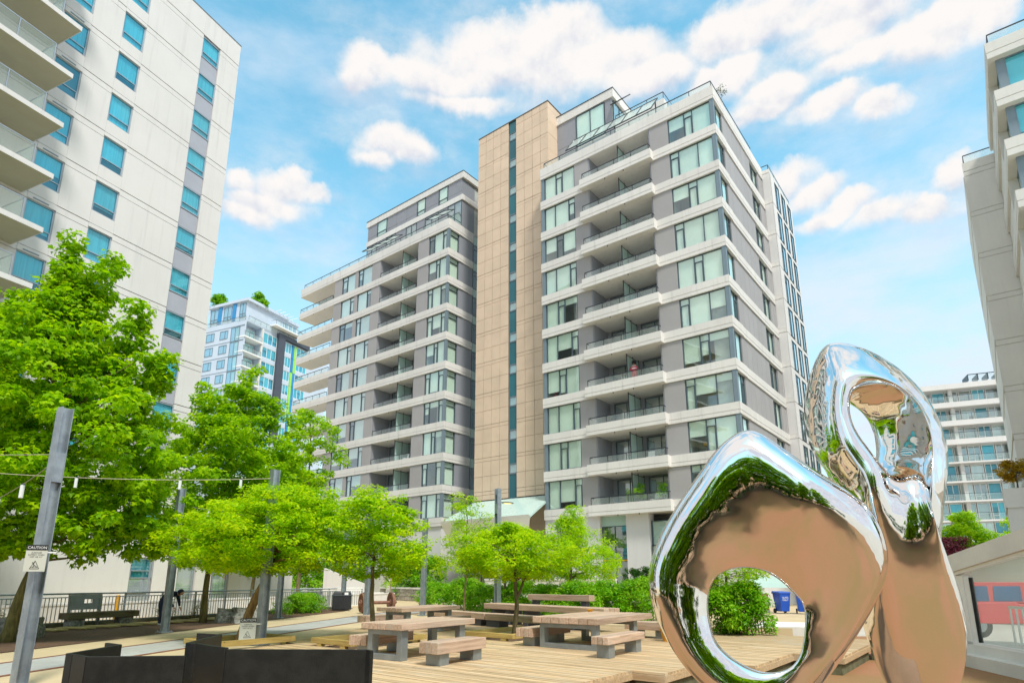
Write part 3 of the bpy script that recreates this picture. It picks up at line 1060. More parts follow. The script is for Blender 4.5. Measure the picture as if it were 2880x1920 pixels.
TN.box('podium_wall', 15.1, 23.4, -.05, .02, 0, 7.9, M_['tan'])
window(TN, 16.5, 22.5, .1, 3.4, .05, ((.25, ''),) * 4, M_['glassdk'], room=0)

# ------------------------------------------------------------------ white tower on the left
M_['jointg'] = mat('grey_joint', (.20, .19, .18), .9)
T0 = Vector((-18.98, 35.58, 0))
TA = math.atan2(.913, .408)
ltw = thing('white_tower', 'white concrete tower with cyan windows and glass railed corner balconies', 'building', T0)
LT = Fac(ltw, 0, 0, TA - PI)           # s runs towards the camera: s = distance from the far corner
# (outward normal of the facade is (0.913,-0.408))
H2 = 2.75
SLEN = 27.0


def lz(k):
    return 36.34 - H2 * (k - 1)        # upper groove of storey k


c = MB(); c.box(.01, SLEN, -14, -.30, -3.0, 37.9); LT.build('core_wall', c, M_['jointg'])
cols = {'A': (1.50, 2.80), 'B': (6.37, 7.63), 'C': (9.20, 10.50)}
segs = [(0.0, 1.50), (2.80, 6.37), (7.63, 9.20), (10.50, 13.6)]
TOPZ = lz(0) - 1.05


def panel_joint(name, a, b, z0, z1, th=.30):
    LT.box(name, a + .006, b - .006, -.28, .0, z0, z1, M_['white2'])


for k in range(0, 14):
    zt_, zb_ = lz(k), lz(k + 1)
    if k == 0:
        zt_ = 38.0
    # thin lintel course between the two grooves and the big panel below it
    lo = lz(k) - .36 if k else 38.0
    for a, b in segs:
        if k:
            LT.box('wall_course', a + .006, b - .006, -.28, -.012, lo + .02, lz(k) - .02, M_['white2'])
        LT.box('wall_panel', a + .006, b - .006, -.28, .0, zb_ + .02, lo - .02, M_['white2'])
    if k == 0:
        for n_, (a, b) in cols.items():
            LT.box('wall_panel', a, b, -.28, .0, zb_ + .012, 38.0 - .012, M_['white2'])
        continue
    for n_, (a, b) in cols.items():
        if n_ == 'A':
            window(LT, a, b, lz(k) - 1.62, lz(k) - .10, -.10, ((1, 'b'),), M_['glassL'], M_['frameL'], blinds=True, blindm=M_['blindL'], room=.8, fw=.06)
            LT.box('spandrel', a + .03, b - .03, -.2, -.08, lz(k + 1) - .06, lz(k) - 1.64, M_['spandrel'])
        else:
            top = lz(k) - .22 if n_ == 'B' else lz(k) - .30
            LT.box('wall_course', a, b, -.28, -.0, top, lz(k) - .012, M_['white2'])
            window(LT, a, b, top - 1.78, top, -.12, ((1, 'b'),), M_['glassL'], M_['frameL'], blinds=True, blindm=M_['blindL'], room=.8, fw=.06)
            LT.box('wall_panel', a, b, -.28, -.0, lz(k + 1) + .012, top - 1.80, M_['white2'])
            if n_ == 'C':
                LT.box('vent_slot', a + .35, b - .25, -.02, .02, top + .07, top + .13, M_['frame2'])
# parapet rail
railing(LT, .3, 22, -.25, 38.0, h=.25, posts=2.2, ends=(False, False))
LT.box('coping', -.03, 22, -.32, .03, 37.99, 38.04, M_['frame2'])
# corner balconies
for k in range(1, 13):
    z = 27.97 + 2 * H2 - H2 * (k - 1) + .12
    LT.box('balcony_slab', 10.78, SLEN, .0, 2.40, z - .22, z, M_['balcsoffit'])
    LT.box('slab_edge', 10.74, SLEN, 2.40, 2.44, z - .23, z + .01, M_['white2'])
    LT.box('slab_edge', 10.735, 10.775, .0, 2.40, z - .23, z + .01, M_['white2'])
    o = None
    b = MB(); b.box(0, 12, -.02, .02, 1.02, 1.06)
    for i in range(9):
        b.box(i * 1.5 - .02, i * 1.5 + .02, -.02, .02, 0, 1.02)
    b.box(-.02, .02, -2.2, 0, 1.02, 1.06)
    o = LT.put('balcony_rail', b.mesh('balcony_rail', M_['frameL']), 11.6, 2.3, z)
    for i in range(8):
        put('guard_panel', boxmesh(1.42, .012, .96, M_['rail_glass']), o, (i * 1.5 + .04, 0, .05))
    put('guard_panel', boxmesh(.012, 2.1, .96, M_['rail_glass']), o, (0, -2.15, .05))
    window(LT, 13.7, 17.5, z + .02, z + 2.35, -.2, ((.4, ''), (.3, ''), (.3, '')), M_['glassL'], M_['frameL'], blinds=True, blindm=M_['blindL'], room=.8)
    LT.box('wall_panel', 17.55, 22, -.3, 0, z, z + 2.4, M_['white2'])
# podium that runs on past the tower
p = MB(); p.box(-9, -.03, -10, -.30, -3, 5.2); p.box(-9, 20, -.30, -.1, -3, -.02); LT.build('podium_wall', p, M_['white2'])
LT.box('coping', -9.02, -.03, -10, .02, 5.2, 5.3, M_['white'])
gs = [(-9, -3.6), (-2.3, -1.2), (.15, 1.5), (3.0, 7.0), (8.3, 12.0), (13.3, 20)]
gw = [(-3.6, -2.3), (-1.2, .15), (1.5, 3.0), (7.0, 8.3), (12.0, 13.3)]
zg = lz(13) - .0
for a, b in gs:
    LT.box('wall_panel', a + .006, b - .006, -.28, .01, -.3, 3.4, M_['white2'])
for a, b in gw:
    LT.box('wall_panel', a + .006, b - .006, -.28, .01, 2.82, 3.4, M_['white2'])
    LT.box('wall_panel', a + .006, b - .006, -.28, .01, -.3, .30, M_['white2'])
    window(LT, a + .1, b - .1, .32, 2.80, -.08, ((1, 'b'),), M_['glassdk'], M_['frameL'], blinds=True, blindm=M_['blindL'], room=.8, fw=.07)

# ------------------------------------------------------------------ blue glass tower far behind
gt = thing('glass_tower', 'distant pale glass tower with blue and lime green strips behind the trees', 'building', (-51.33, 118, 0))
GR = Fac(gt, 0, 0, TA - PI)           # right face: s negative = away from the corner
H3 = 3.11
GW = M_['white']
M_['palewall'] = mat('pale_lilac_wall', (.55, .63, .74), .6, .06, .4)
M_['bluestrip'] = mat('blue_strip', (.03, .26, .55), .5, .08, 1)
M_['limestrip'] = mat('lime_strip', (.33, .72, .12), .5, .08, 1)
gcore = MB(); gcore.box(-20, -.1, -14, -.35, 0, 52.3); gcore.box(-20, 4.58, -14, -2.3, 0, 52.3); GR.build('core_wall', gcore, M_['palewall'])
for k in range(0, 12):
    z1 = 51.45 - H3 * k
    z0 = z1 - 2.25
    for a, b in ((.25, 4.0),):
        window(GR, -b, -a, z0, z1, -.1, ((1, ''), (1, ''), (1, '')), M_['glassL'], M_['silverw'], blinds=True, blindm=M_['blindL'], room=.9, fw=.09)
        GR.box('spandrel', -b, -a, -.3, -.02, z0 - H3 + 2.27, z0 - .02, M_['palewall'])
    window(GR, -8.25, -6.1, z0, z1, -.1, ((1, ''), (1, ''), (.6, '')), M_['glassL'], M_['silverw'], blinds=True, blindm=M_['blindL'], room=.9, fw=.09)
    GR.box('spandrel', -8.25, -6.1, -.3, -.02, z0 - H3 + 2.27, z0 - .02, M_['palewall'])
    sw = (k // 2) % 2
    GR.box('colour_strip', -9.0, -8.4, -.3, .0, z0 - .8, z1, M_['bluestrip'] if (k % 5 < 2) != (k > 6) else M_['limestrip'])
    GR.box('colour_strip', -9.75, -9.05, -.3, .0, z0 - .8, z1, M_['limestrip'] if (k % 5 < 2) != (k > 6) else M_['bluestrip'])
    window(GR, -13.0, -9.8, z0, z1, -.1, ((1, ''), (1, ''), (1, '')), M_['glassL'], M_['silverw'], blinds=True, blindm=M_['blindL'], room=.9, fw=.09)
    GR.box('spandrel', -13.0, -9.8, -.3, -.02, z0 - H3 + 2.27, z0 - .02, M_['palewall'])
    # inset corner balcony
    GR.box('balcony_slab', 0, 4.6, -2.2, .25, z0 - .55, z0 - .30, M_['silverw'])
    window(GR, .2, 4.4, z0 - .28, z1 + .1, -2.0, ((1, ''), (1, ''), (1, ''), (1, '')), M_['glassP'], M_['silverw'], blinds=.97, room=0, fw=.09)
    railing(GR, .1, 4.5, .15, z0 - .3, h=1.05, posts=1.1, ends=(False, True), depth=2)
GR.box('dark_frame', -5.9, -4.1, -.3, .45, 30, 52.7, M_['dark'])
GR.box('dark_frame', -13.2, -5.92, -.3, .45, 51.8, 52.7, M_['dark'])
GR.box('white_pier', -.24, .1, -.3, .1, 16, 52, GW)
# left face, starts at the balcony corner
GL = Fac(gt, -1.87, -4.18, TA + PI / 2)
lw = MB(); lw.box(2.4, 14, -12, -.05, 0, 52.2); lw.box(.02, 2.4, -.35, -.05, 0, 52.2); GL.build('core_wall', lw, M_['palewall'])
for k in range(0, 12):
    z1 = 50.7 - H3 * k
    window(GL, 1.3, 3.65, z1 - 2.7, z1 + .3, .02, ((1, ''), (1, '')), M_['glassP'], M_['frame2'], blinds=.97, blindm=M_['blindL'], room=0, fw=.09)
    for a, b in ((4.5, 6.7), (8.3, 10.6)):
        window(GL, a, b, z1 - 1.8, z1, .02, ((.35, ''), (.65, '')), M_['glassP'], M_['frame2'], blinds=.97, room=0, fw=.09)
    for a, b in ((0.02, 3.7), (3.74, 7.5), (7.54, 13.9)):
        GL.box('string_course', a, b, -.05, .05, z1 + .42, z1 + .50, M_['frame2'])
# penthouse storeys
GL.box('penthouse_roof', -.3, 11.0, -11, .1, 56.4, 57.0, M_['palewall'])
GL.box('penthouse_wall', .3, 10.8, -10, -.3, 52.2, 56.4, M_['palewall'])
for a, b in ((8.2, 10.4), (4.4, 6.6), (.5, 2.2)):
    window(GL, a, b, 53.0, 56.1, -.25, ((1, 'b'), (1, 'b')), M_['glassP'], M_['frame2'], blinds=.9, blindm=M_['blindL'], room=0, fw=.09)
for a in (7.2, 3.2):
    GL.box('colour_strip', a, a + .9, -.32, -.12, 52.6, 56.3, M_['bluestrip'])
railing(GL, .0, 13, .0, 52.2, h=.9, posts=1.6, ends=(False, False))
GR.box('penthouse_wall', -9.8, 1.6, -9, -.4, 52.4, 56.2, M_['palewall'])
GR.box('penthouse_roof', -10.0, 1.9, -9, .0, 56.2, 56.8, M_['palewall'])
window(GR, -2.0, 1.5, 53.0, 56.0, -.36, ((1, 'b'), (1, 'b'), (1, 'b')), M_['glassP'], M_['silverw'], blinds=.9, blindm=M_['blindL'], room=0, fw=.1)
window(GR, -9.6, -2.3, 53.8, 56.0, -.36, ((1, ''),) * 6, M_['glassP'], M_['silverw'], room=0, fw=.1)
GR.box('balcony_slab', -9.7, -2.0, -.4, 1.4, 53.4, 53.65, M_['silverw'])
railing(GR, -9.6, -2.1, 1.3, 53.65, h=1.05, posts=1.3, ends=(True, True), depth=1.4)
railing(GR, -13, 4, .2, 52.4, h=.9, posts=1.6, ends=(False, False))
for i in range(5):
    t = MB(); t.box(-3.4 - i * 1.2, -3.3 - i * 1.2, -2, 1.0, 57.4, 57.5); GR.build('pergola_beam', t, M_['silverw'])

# ------------------------------------------------------------------ grey building at the right edge
RBO = Vector((25.13, 26.97, 0))
rb = thing('grey_building', 'grey concrete building at the right edge with teal corner windows', 'building', RBO, GRID)
RF = Fac(rb, 0, 0, PI)                 # front: s = u (negative to the right)
RL = Fac(rb, 0, 0, PI / 2)             # left side: outward = -x, s = +v
M_['rbwall'] = mat('grey_concrete_cladding', (.70, .685, .64), .75, .07, .5, bump=.08, bscale=30, streak=.18)


def zr(k):
    return 29.33 - 2.93 * k


c = MB(); c.box(.7, 9, .7, 9.0, 6, 28.2); c.box(-1.5, 10, 9.1, 24, -.4, 28.0); rb_core = c.build('core_wall', M_['rbwall'], rb)
for k in range(0, 9):
    z = zr(k)
    b = MB(); b.box(0, 9, .0, 9.05, -.95, -.0); o = b.build('floor_band', M_['rbwall'], rb, (0, 0, z))
    p = MB(); p.box(-.03, 3, -.035, .0, -.58, .0); p.box(-.02, 3, -.025, .0, -.95, -.61)
    p.box(-.035, .0, -.0, 9.0, -.58, .0); p.box(-.025, .0, .0, 9.0, -.95, -.61)
    put('band_panel', p.mesh('band_panel', M_['rbwall']), o)
    z0, z1 = zr(k + 1), z - .95
    window(RF, -4.2, -.62, z0, z1, -.42, ((.5, ''), (.16, 'v'), (.34, '')), M_['glassL'], M_['frame2'], blinds=True, room=1, fw=.07)
    RF.box('corner_post', -.62, -.30, -.55, -.34, z0, z1, M_['frame2'])
    window(RL, .5, 2.6, z0, z1, -.42, ((.4, ''), (.6, '')), M_['glassdk'], M_['frame2'], room=0, fw=.07)
    RL.box('wall_panel', 2.62, 8.95, -.6, -.12, z0, z1, M_['rbwall'])
    RL.box('fin', 2.5, 2.62, -.4, .02, z0, z1, M_['rbwall'])
railing(RF, -5, -.15, -.15, zr(0), h=.62, posts=1.6, ends=(False, True), depth=4)
RB2 = Fac(rb, -1.56, 9.07, PI)
RB2L = Fac(rb, -1.56, 9.07, PI / 2)
for k in range(0, 8):
    z = 28.2 - 2.93 * k
    RB2.box('wall_course', -4.0, 0, -.03, .03, z - .98, z - .66, M_['rbwall'])
    RB2.box('wall_panel', -4.0, 0, -.03, .045, z - .64, z - .01, M_['rbwall']) if k == 0 else None
    RB2.box('wall_panel', -4.0, 0, -.03, .03, z - 2.93 - .63, z - 1.01, M_['rbwall'])
    RB2L.box('wall_panel', 0.02, 10, -.03, .04, z - 2.93 - .63, z - 1.01, M_['rbwall'])
railing(RB2, -3.5, -.12, -.12, 28.2, h=.6, posts=1.8, ends=(False, True), depth=4)
window(RB2, -3.6, -1.5, 8.6, 11.2, .06, ((1, ''), (1, '')), M_['glassdk'], M_['frame2'], room=0)
# podium and terrace in front of it
pd = MB()
pd.box(-2.5, 12, 4.4, 9.0, -.4, 5.7)
pd.build('podium_wall', M_['rbwall'], rb)
PF = Fac(rb, -2.5, 4.4, PI); PL = Fac(rb, -2.5, 4.4, PI / 2)
PF.box('coping', -8, .08, -.4, .08, 5.3, 6.3, M_['rbwall'])
PL.box('coping', .0, 4.6, -.4, .08, 5.3, 6.3, M_['rbwall'])
for i in range(3):
    PF.box('wall_panel', -2.4 - 2.4 * i, -.1 - 2.4 * i, -.1, .03, .2, 5.2, M_['rbwall'])
railing(PF, -6, -.6, -.6, 6.3, h=.9, posts=1.2, ends=(False, True), depth=3)

# ------------------------------------------------------------------ long condominium far off on the right
CO = Vector((71.83, 89.19, 0))
ca = math.atan2(math.cos(R(67)), -math.sin(R(67)))
cn = thing('balcony_block', 'far block of glass fronted flats with long white balconies behind the chrome sculpture', 'building', CO)
CF = Fac(cn, 0, 0, ca)
if CF.dd.y > 0:
    CF = Fac(cn, 0, 0, ca + PI)
SG = 1 if CF.sd.x < 0 else -1          # s to the left in the picture
S0, S1 = (-6, 7) if SG > 0 else (-7, 6)


def sg(a, b):
    return (min(SG * a, SG * b), max(SG * a, SG * b))


c = MB(); x0, x1 = sg(-6, 11.8); c.box(x0, x1, -14, -2.6, 0, 30.4); CF.build('core_wall', c, M_['white2'])
for k in range(0, 10):
    zb = 20.27 + 2.9 * 3.0 - 2.92 * k + 1.55
    L = 12.0
    x0, x1 = sg(-6, L)
    top = k == 0
    CF.box('balcony_slab', x0, x1, -2.6, .0, zb - .06, zb + (.75 if k < 4 else .18), M_['white2'])
    # ceiling shadows come from real depth; windows stand 1.8 m back
    zf = zb - 2.92 + (.75 if k + 1 < 4 else .18)
    n = 10
    e0, e1 = -5.8, L - .3
    for i in range(n):
        a, b = sg(e0 + (e1 - e0) * i / n, e0 + (e1 - e0) * (i + 1) / n - .1)
        window(CF, a, b, zf, zb - .08, -2.0, ((1, ''), (1, 'b')) if (i + k) % 2 else ((1, ''),), M_['glassdk'] if (i * 7 + k * 3) % 3 else M_['glassL'], M_['silverw'], blinds=True if (i * 5 + k) % 3 == 0 else None, blindm=M_['blindL'], room=.5, fw=.1)
    for p in (8.2, 3.9, -2.6):
        a, b = sg(p, p + .5)
        CF.box('column', a, b, -1.3, -.7, zf, zb - .07, M_['white2'])
    a, b = sg(-5.9, L - .05)
    railing(CF, a, b, -.08, zf, h=1.05, posts=1.9, ends=(True, True), depth=1.8)
for a, b in ((-5, 1.4),):
    x0, x1 = sg(a, b)
    CF.box('roof_glazing', x0, x1, -4, -1.2, 31.8, 32.7, M_['rail_glass'])
    t = MB()
    for i in range(6):
        x = x0 + (x1 - x0) * i / 5
        t.box(x - .06, x + .06, -4, -1.15, 31.8, 32.75)
    t.box(x0, x1, -1.2, -1.1, 32.7, 32.8)
    CF.build('roof_frame', t, M_['rail'])

# ------------------------------------------------------------------ sloping glass shelter over the car ramp (right foreground)
G0 = Vector((11.47, 16.5, 0))
GA = math.atan2(14.17 - 16.57, 11.15 - 11.49)       # along the wall towards the camera
gp = thing('ramp_shelter', 'pale concrete ramp shelter with sloping roof and large glass panes', 'shelter', G0)
gd = Vector((math.cos(GA), math.sin(GA), 0))
GS = Fac(gp, 0, 0, GA)
if GS.dd.x > 0:
    GS = Fac(gp, 0, 0, GA + PI); SS = -1
else:
    SS = 1


def gs_(a, b):
    return (min(SS * a, SS * b), max(SS * a, SS * b))


def gbox(name, a, b, d0, d1, z0, z1, m):
    x0, x1 = gs_(a, b)
    return GS.box(name, x0, x1, d0, d1, z0, z1, m)


gbox('plinth', -1.2, 7, -.6, .32, -.42, -.12, M_['concrete'])
gbox('sill_wall', -1.0, 7, -.35, .02, -.12, .10, M_['concrete'])


def slope_top(s):      # height of the roof's top edge along the wall
    return SLT + (s * SLK)


SLT, SLK = 2.215, .149
rfm = MB()
x = [SS * -1.4, SS * 7]
for (a, b) in ((-1.4, 7),):
    za, zb_ = slope_top(a), slope_top(b)
    pts = []
    for z_off in (-.42, 0):
        pts += [(SS * a, -2.6, za + z_off), (SS * b, -2.6, zb_ + z_off), (SS * b, .10, zb_ + z_off), (SS * a, .10, za + z_off)]
    rfm.hexa(pts)
GS.build('sloping_roof', rfm, M_['concrete'])
tr = MB()
a, b = -1.3, 7
tr.hexa([(SS * a, -.1, slope_top(a) - .50), (SS * b, -.1, slope_top(b) - .50), (SS * b, .04, slope_top(b) - .50), (SS * a, .04, slope_top(a) - .50),
         (SS * a, -.1, slope_top(a) - .424), (SS * b, -.1, slope_top(b) - .424), (SS * b, .04, slope_top(b) - .424), (SS * a, .04, slope_top(a) - .424)])
GS.build('roof_trim', tr, M_['silverw'])
for s, w in ((-.35, .10), (.28, .34), (3.4, .34), (6.4, .3)):
    po = MB(); po.box(SS * s, SS * (s + w), -.16, .0, .10, slope_top(s) - .5); GS.build('post', po, M_['silverw'])
    if s > .1:
        po = MB(); po.box(SS * (s + w), SS * (s + w + .20), -.13, -.02, .16, slope_top(s) - .52); GS.build('pane_frame', po, M_['silverw'])
        po = MB(); po.box(SS * (s + w + .2), SS * (s + w + .235), -.12, -.03, .16, slope_top(s) - .55); GS.build('gasket', po, M_['rubber'])
for a, b in ((-.25, .28), (.855, 3.4), (3.975, 6.4)):
    gm = MB()
    zz = .16
    gm.hexa([(SS * a, -.10, zz), (SS * b, -.10, zz), (SS * b, -.085, zz), (SS * a, -.085, zz),
             (SS * a, -.10, slope_top(a) - .5), (SS * b, -.10, slope_top(b) - .5), (SS * b, -.085, slope_top(b) - .5), (SS * a, -.085, slope_top(a) - .5)])
    GS.build('pane', gm, M_['shelter_glass'])
gbox('bottom_rail', -.1, 7, -.14, .0, .10, .16, M_['silverw'])
# far side of the shelter: rail, sill and posts
gbox('sill_wall', -1.0, 7, -2.6, -2.4, -.12, .35, M_['concrete'])
for s in (.3, 2.2, 4.2):
    po = MB(); po.tube([(SS * s, -2.3, .3), (SS * s, -2.3, slope_top(s) - .45)], .04, 8); GS.build('post', po, M_['steel'])
hr = MB()
x0, x1 = gs_(.05, 6)
hr.box(x0, x1, -1.32, -1.26, .94, 1.0)
for i in range(25):
    xx = SS * (.05 + i * .24)
    hr.box(xx - .015, xx + .015, -1.31, -1.27, .05, .94)
GS.build('inner_railing', hr, M_['silverw'])
gbox('ramp_slab', -1.0, 7, -2.4, -.36, -.12, .04, M_['concrete'])

# red car on the street behind the shelter
M_['bluewin'] = mat('blue_car_window', (.006, .07, .20), .15, .3, 1, spec=.8)
tk = thing('parked_car', 'red car with blue tinted windows seen through the ramp glass', 'car', (16.3, 20.6, -.10), R(-3))
b = MB()


def side_profile(b, pts, y0, y1, mi=0):
    n = len(pts)
    b.quad([(x, y0, z) for x, z in pts], mi)
    b.quad([(x, y1, z) for x, z in reversed(pts)], mi)
    for i in range(n):
        (xa, za), (xb, zb2) = pts[i], pts[(i + 1) % n]
        b.quad([(xb, y0, zb2), (xa, y0, za), (xa, y1, za), (xb, y1, zb2)], mi)


side_profile(b, [(-2.75, .52), (-2.75, 1.05), (-.55, 1.08), (-.5, 1.02), (2.3, 1.0), (2.72, .90), (2.75, .5), (2.2, .42), (-2.2, .42)], -.92, .92)
bd = b.build('body', M_['red'], tk, bevel=.03)
b = MB(); side_profile(b, [(-2.68, 1.03), (-2.52, 1.60), (-2.25, 1.70), (1.0, 1.68), (1.75, 1.03)], -.80, .80); b.build('cab', M_['red'], tk, bevel=.03)
for a, c, e in ((-2.42, -1.30, 0), (-1.16, -.30, 0), (-.08, .98, .45)):
    b = MB(); side_profile(b, [(a, 1.10), (a + .04, 1.56), (c, 1.56), (c + e, 1.10)], -.815, -.803); b.build('side_window', M_['bluewin'], tk)
for x in (-1.75, 1.75):
    for y, sgn in ((-.90, -1), (.72, 1)):
        Mx = Matrix.Translation((x, y, .38)) @ Matrix.Rotation(-PI / 2, 4, 'X')
        b = MB(); b.lathe([(.22, 0), (.37, .01), (.38, .06), (.38, .14), (.36, .18), (.2, .18)], 24, M=Mx); w = b.build('wheel', M_['rubber'], tk)
        b = MB(); b.lathe([(.0, -.012), (.2, -.008), (.22, .02)], 16, M=Mx); put('rim', b.mesh('rim', M_['steel']), w)
b = MB(); b.box(2.68, 2.77, -.80, -.52, .72, .86); b.build('headlight', M_['silverw'], tk)
b = MB(); b.box(-2.78, -2.72, -.90, -.78, .70, .96); b.build('tail_light', M_['red'], tk)
b = MB(); b.box(-2.9, -2.7, -.9, .9, .42, .54); b.box(2.7, 2.88, -.9, .9, .40, .54); b.build('bumper', M_['steel'], tk)
b = MB(); b.box(.60, .72, -.94, -.925, .93, .97); b.build('door_handle', M_['rubber'], tk)

# ------------------------------------------------------------------ timber deck: every board a piece
deck = thing('deck', 'x', 'x')
del deck['label'], deck['category']
struct(deck)
deck.location = CC
deck.rotation_euler = (0, 0, GRID)
BW = .142


def u_right(v):
    return -5.2 if v < -29.6 else -5.82 if v < -26.85 else -6.47 if v < -24.85 else -7.45 if v < -22.05 else -8.5 if v < -18.6 else -9.1


def u_left(v):
    return 5.06 + (v + 26.1) * .53


PITS = [(1.25, 2.75, -27.85, -25.45), (-.65, 1.0, -23.9, -21.45), (3.6, 5.1, -30.0, -28.0)]
rd = random.Random(3)
v = -34.5
rows = 0
rest = MB()
while v < -17.3:
    a, b = u_right(v), min(u_left(v), 9.0)
    cuts = [a]
    x = a + rd.choice((2.4, 3.6, 4.8))
    while x < b - 1.0:
        cuts.append(x); x += rd.choice((3.6, 4.8, 6.0))
    cuts.append(b)
    spans = [(cuts[i], cuts[i + 1]) for i in range(len(cuts) - 1)]
    out = []
    for s0, s1 in spans:
        parts = [(s0, s1)]
        for (p0, p1, q0, q1) in PITS:
            if q0 < v + BW / 2 < q1:
                nx = []
                for (m0, m1) in parts:
                    if p1 <= m0 or p0 >= m1: nx.append((m0, m1)); continue
                    if p0 > m0: nx.append((m0, p0))
                    if p1 < m1: nx.append((p1, m1))
                parts = nx
        out += parts
    for (s0, s1) in out:
        if s1 - s0 < .15: continue
        w = round(s1 - s0 - .006, 2)
        if v < -32.0 or v > -20.2:          # off the picture's edge or under the far seats
            rest.box(-s1, -s1 + w, v + .006, v + BW - .011, -.045, 0)
            continue
        me = boxmesh(w, BW - .017, .045, M_['deckw'])
        o = put('deck_board', me, deck, (-s1, v + .006 + rd.uniform(-.001, .001), -.045 + rd.uniform(-.003, .003)))
    v += BW
    rows += 1
ro = rest.build('deck_board', M_['deckw'], deck); ro['kind'] = 'stuff'
# thick fascia boards and concrete upstand of the stepped edge
fz = MB(); fc_ = MB()
edges = [(-29.6, -5.2, -5.82), (-26.85, -5.82, -6.47), (-24.85, -6.47, -7.45), (-22.05, -7.45, -8.5), (-18.6, -8.5, -9.1)]
vv = [-34.5] + [e[0] for e in edges] + [-17.3]
for i in range(len(vv) - 1):
    u = u_right((vv[i] + vv[i + 1]) / 2)
    fz.box(-u - .03, -u + .012, vv[i], vv[i + 1], -.16, -.047)
    fc_.box(-u - .6, -u - .06, vv[i], vv[i + 1], -.40, -.17)
for vs_, ua, ub in edges:
    fz.box(-ub, -ua - .03, vs_ - .03, vs_ + .01, -.16, -.047)
fz.build('deck_fascia', M_['deckw'], deck)
fc_.build('deck_upstand', M_['moss'], deck)
sub = MB(); sub.box(-9, 5.0, -34.4, -17.4, -.20, -.07)
sub.build('deck_subframe', M_['joint'], deck)

# ------------------------------------------------------------------ timber picnic tables and benches
RD = random.Random(11)


def timber(parent, x0, x1, y0, y1, z0, z1, name='timber', m=None):
    """one timber beam, its grain along the longer side"""
    m = m or M_['wood']
    L, W = x1 - x0, y1 - y0
    k = ('tim', round(L, 2), round(W, 3), round(z1 - z0, 3), m.name)
    if k not in _bc:
        b = MB(); b.box(-L / 2, L / 2, -W / 2, W / 2, 0, z1 - z0)
        me = b.mesh('timber', m)
        bm = bmesh.new(); bm.from_mesh(me); bmesh.ops.bevel(bm, geom=bm.edges[:], offset=.008, segments=1, affect='EDGES'); bm.to_mesh(me); bm.free()
        _bc[k] = me
    return put(name, _bc[k], parent, ((x0 + x1) / 2 + RD.uniform(-.012, .012), (y0 + y1) / 2, z0 + RD.uniform(-.003, .003)))


def table(u, v, ang, L, W, n, label, th=.13, legs=(-.9, .9), legw=None, name='picnic_table'):
    """local x = long direction"""
    t = thing(name, label, 'table', UV(u, v), YAW + ang, 'timber picnic tables on the deck')
    w = W / n
    for i in range(n):
        timber(t, -L / 2, L / 2, -W / 2 + i * w + .006, -W / 2 + (i + 1) * w - .006, .75 - th, .75)
    lw_ = legw or W * .82
    for x in legs:
        b = MB()
        p, d, hz = .14, .20, .75 - th - .002
        b.box(x - d / 2, x + d / 2, -lw_ / 2, -lw_ / 2 + p, 0, hz)
        b.box(x - d / 2, x + d / 2, lw_ / 2 - p, lw_ / 2, 0, hz)
        b.box(x - d / 2, x + d / 2, -lw_ / 2 + p, lw_ / 2 - p, 0, .12)
        b.box(x - d / 2, x + d / 2, -lw_ / 2 + p, lw_ / 2 - p, hz - .11, hz)
        b.build('leg_frame', M_['steel'], t, bevel=.006)
    return t


def bench(u, v, ang, L, W, label, n=3, th=.22, feet=(-.5, .5), z=.45, group='low timber benches on the deck', m=None):
    t = thing('timber_bench', label, 'bench', UV(u, v), YAW + ang, group)
    w = W / n
    for i in range(n):
        timber(t, -L / 2, L / 2, -W / 2 + i * w + .003, -W / 2 + (i + 1) * w - .003, z - th, z, m=m)
    for x in feet:
        b = MB(); b.box(x - .14, x + .14, -W * .36, W * .36, 0, z - th - .002)
        b.build('foot', M_['steel'], t, bevel=.005)
    return t


table(-.84, -27.55, R(5), 2.55, 1.22, 5, 'timber picnic table nearest the black steel wall, between two low benches', legs=(-1.06, .92))
bench(-2.36, -28.05, R(3), 1.55, .52, 'low timber bench in front of the nearest picnic table, on the open deck', feet=(-.50, .56))
bench(.12, -27.85, R(8), 1.65, .50, 'low dark bench behind the nearest picnic table beside the planter frame', feet=(-.5, .5))
table(4.72, -22.3, R(1), 2.85, 1.25, 5, 'timber picnic table beyond the nearest one, left of the long bench', legs=(-1.0, 1.0))
bench(6.05, -22.9, R(0), 1.7, .5, 'low bench on the far left side of the middle picnic table')
bench(3.45, -22.2, R(0), 1.8, .5, 'low bench on the near side of the middle picnic table')
t4 = table(-2.82, -23.1, R(2), 3.2, 1.85, 7, 'broad square timber table on the right, close to the sculpture', th=.15, legs=(-1.35, .75), legw=1.62)
bench(-1.62, -23.75, R(2), 1.9, .5, 'low bench on the far side of the broad square table', n=4, feet=(-.6, .6))
bench(-4.42, -24.75, R(3), 1.95, .42, 'low bench on the near side of the broad square table', feet=(-.7, .72), th=.16)
bench(-3.1, -20.45, R(90), 1.4, .55, 'short low bench behind the broad square table near the hedge', feet=(-.4, .4))


def seg(p, q):
    p, q = Vector(p), Vector(q)
    return (p + q) / 2, math.atan2(q.y - p.y, q.x - p.x), (q - p).length


def long_seat(name, label, cat, p, q, W, z, th, n, feet, fw=.3, off=0, group=None):
    c, a, L = seg(p, q)
    t = thing(name, label, cat, (c.x, c.y, 0), a, group)
    w = W / n
    for i in range(n):
        y = off - W + i * w
        timber(t, -L / 2, L / 2, -y - w + .004, -y - .004, z - th, z)
    for x in feet:
        b = MB(); b.box(x * L - fw, x * L + fw, -off + .06, -off + W - .06, 0, z - th - .002)
        b.build('foot', M_['dark'], t, bevel=.005)
    return t


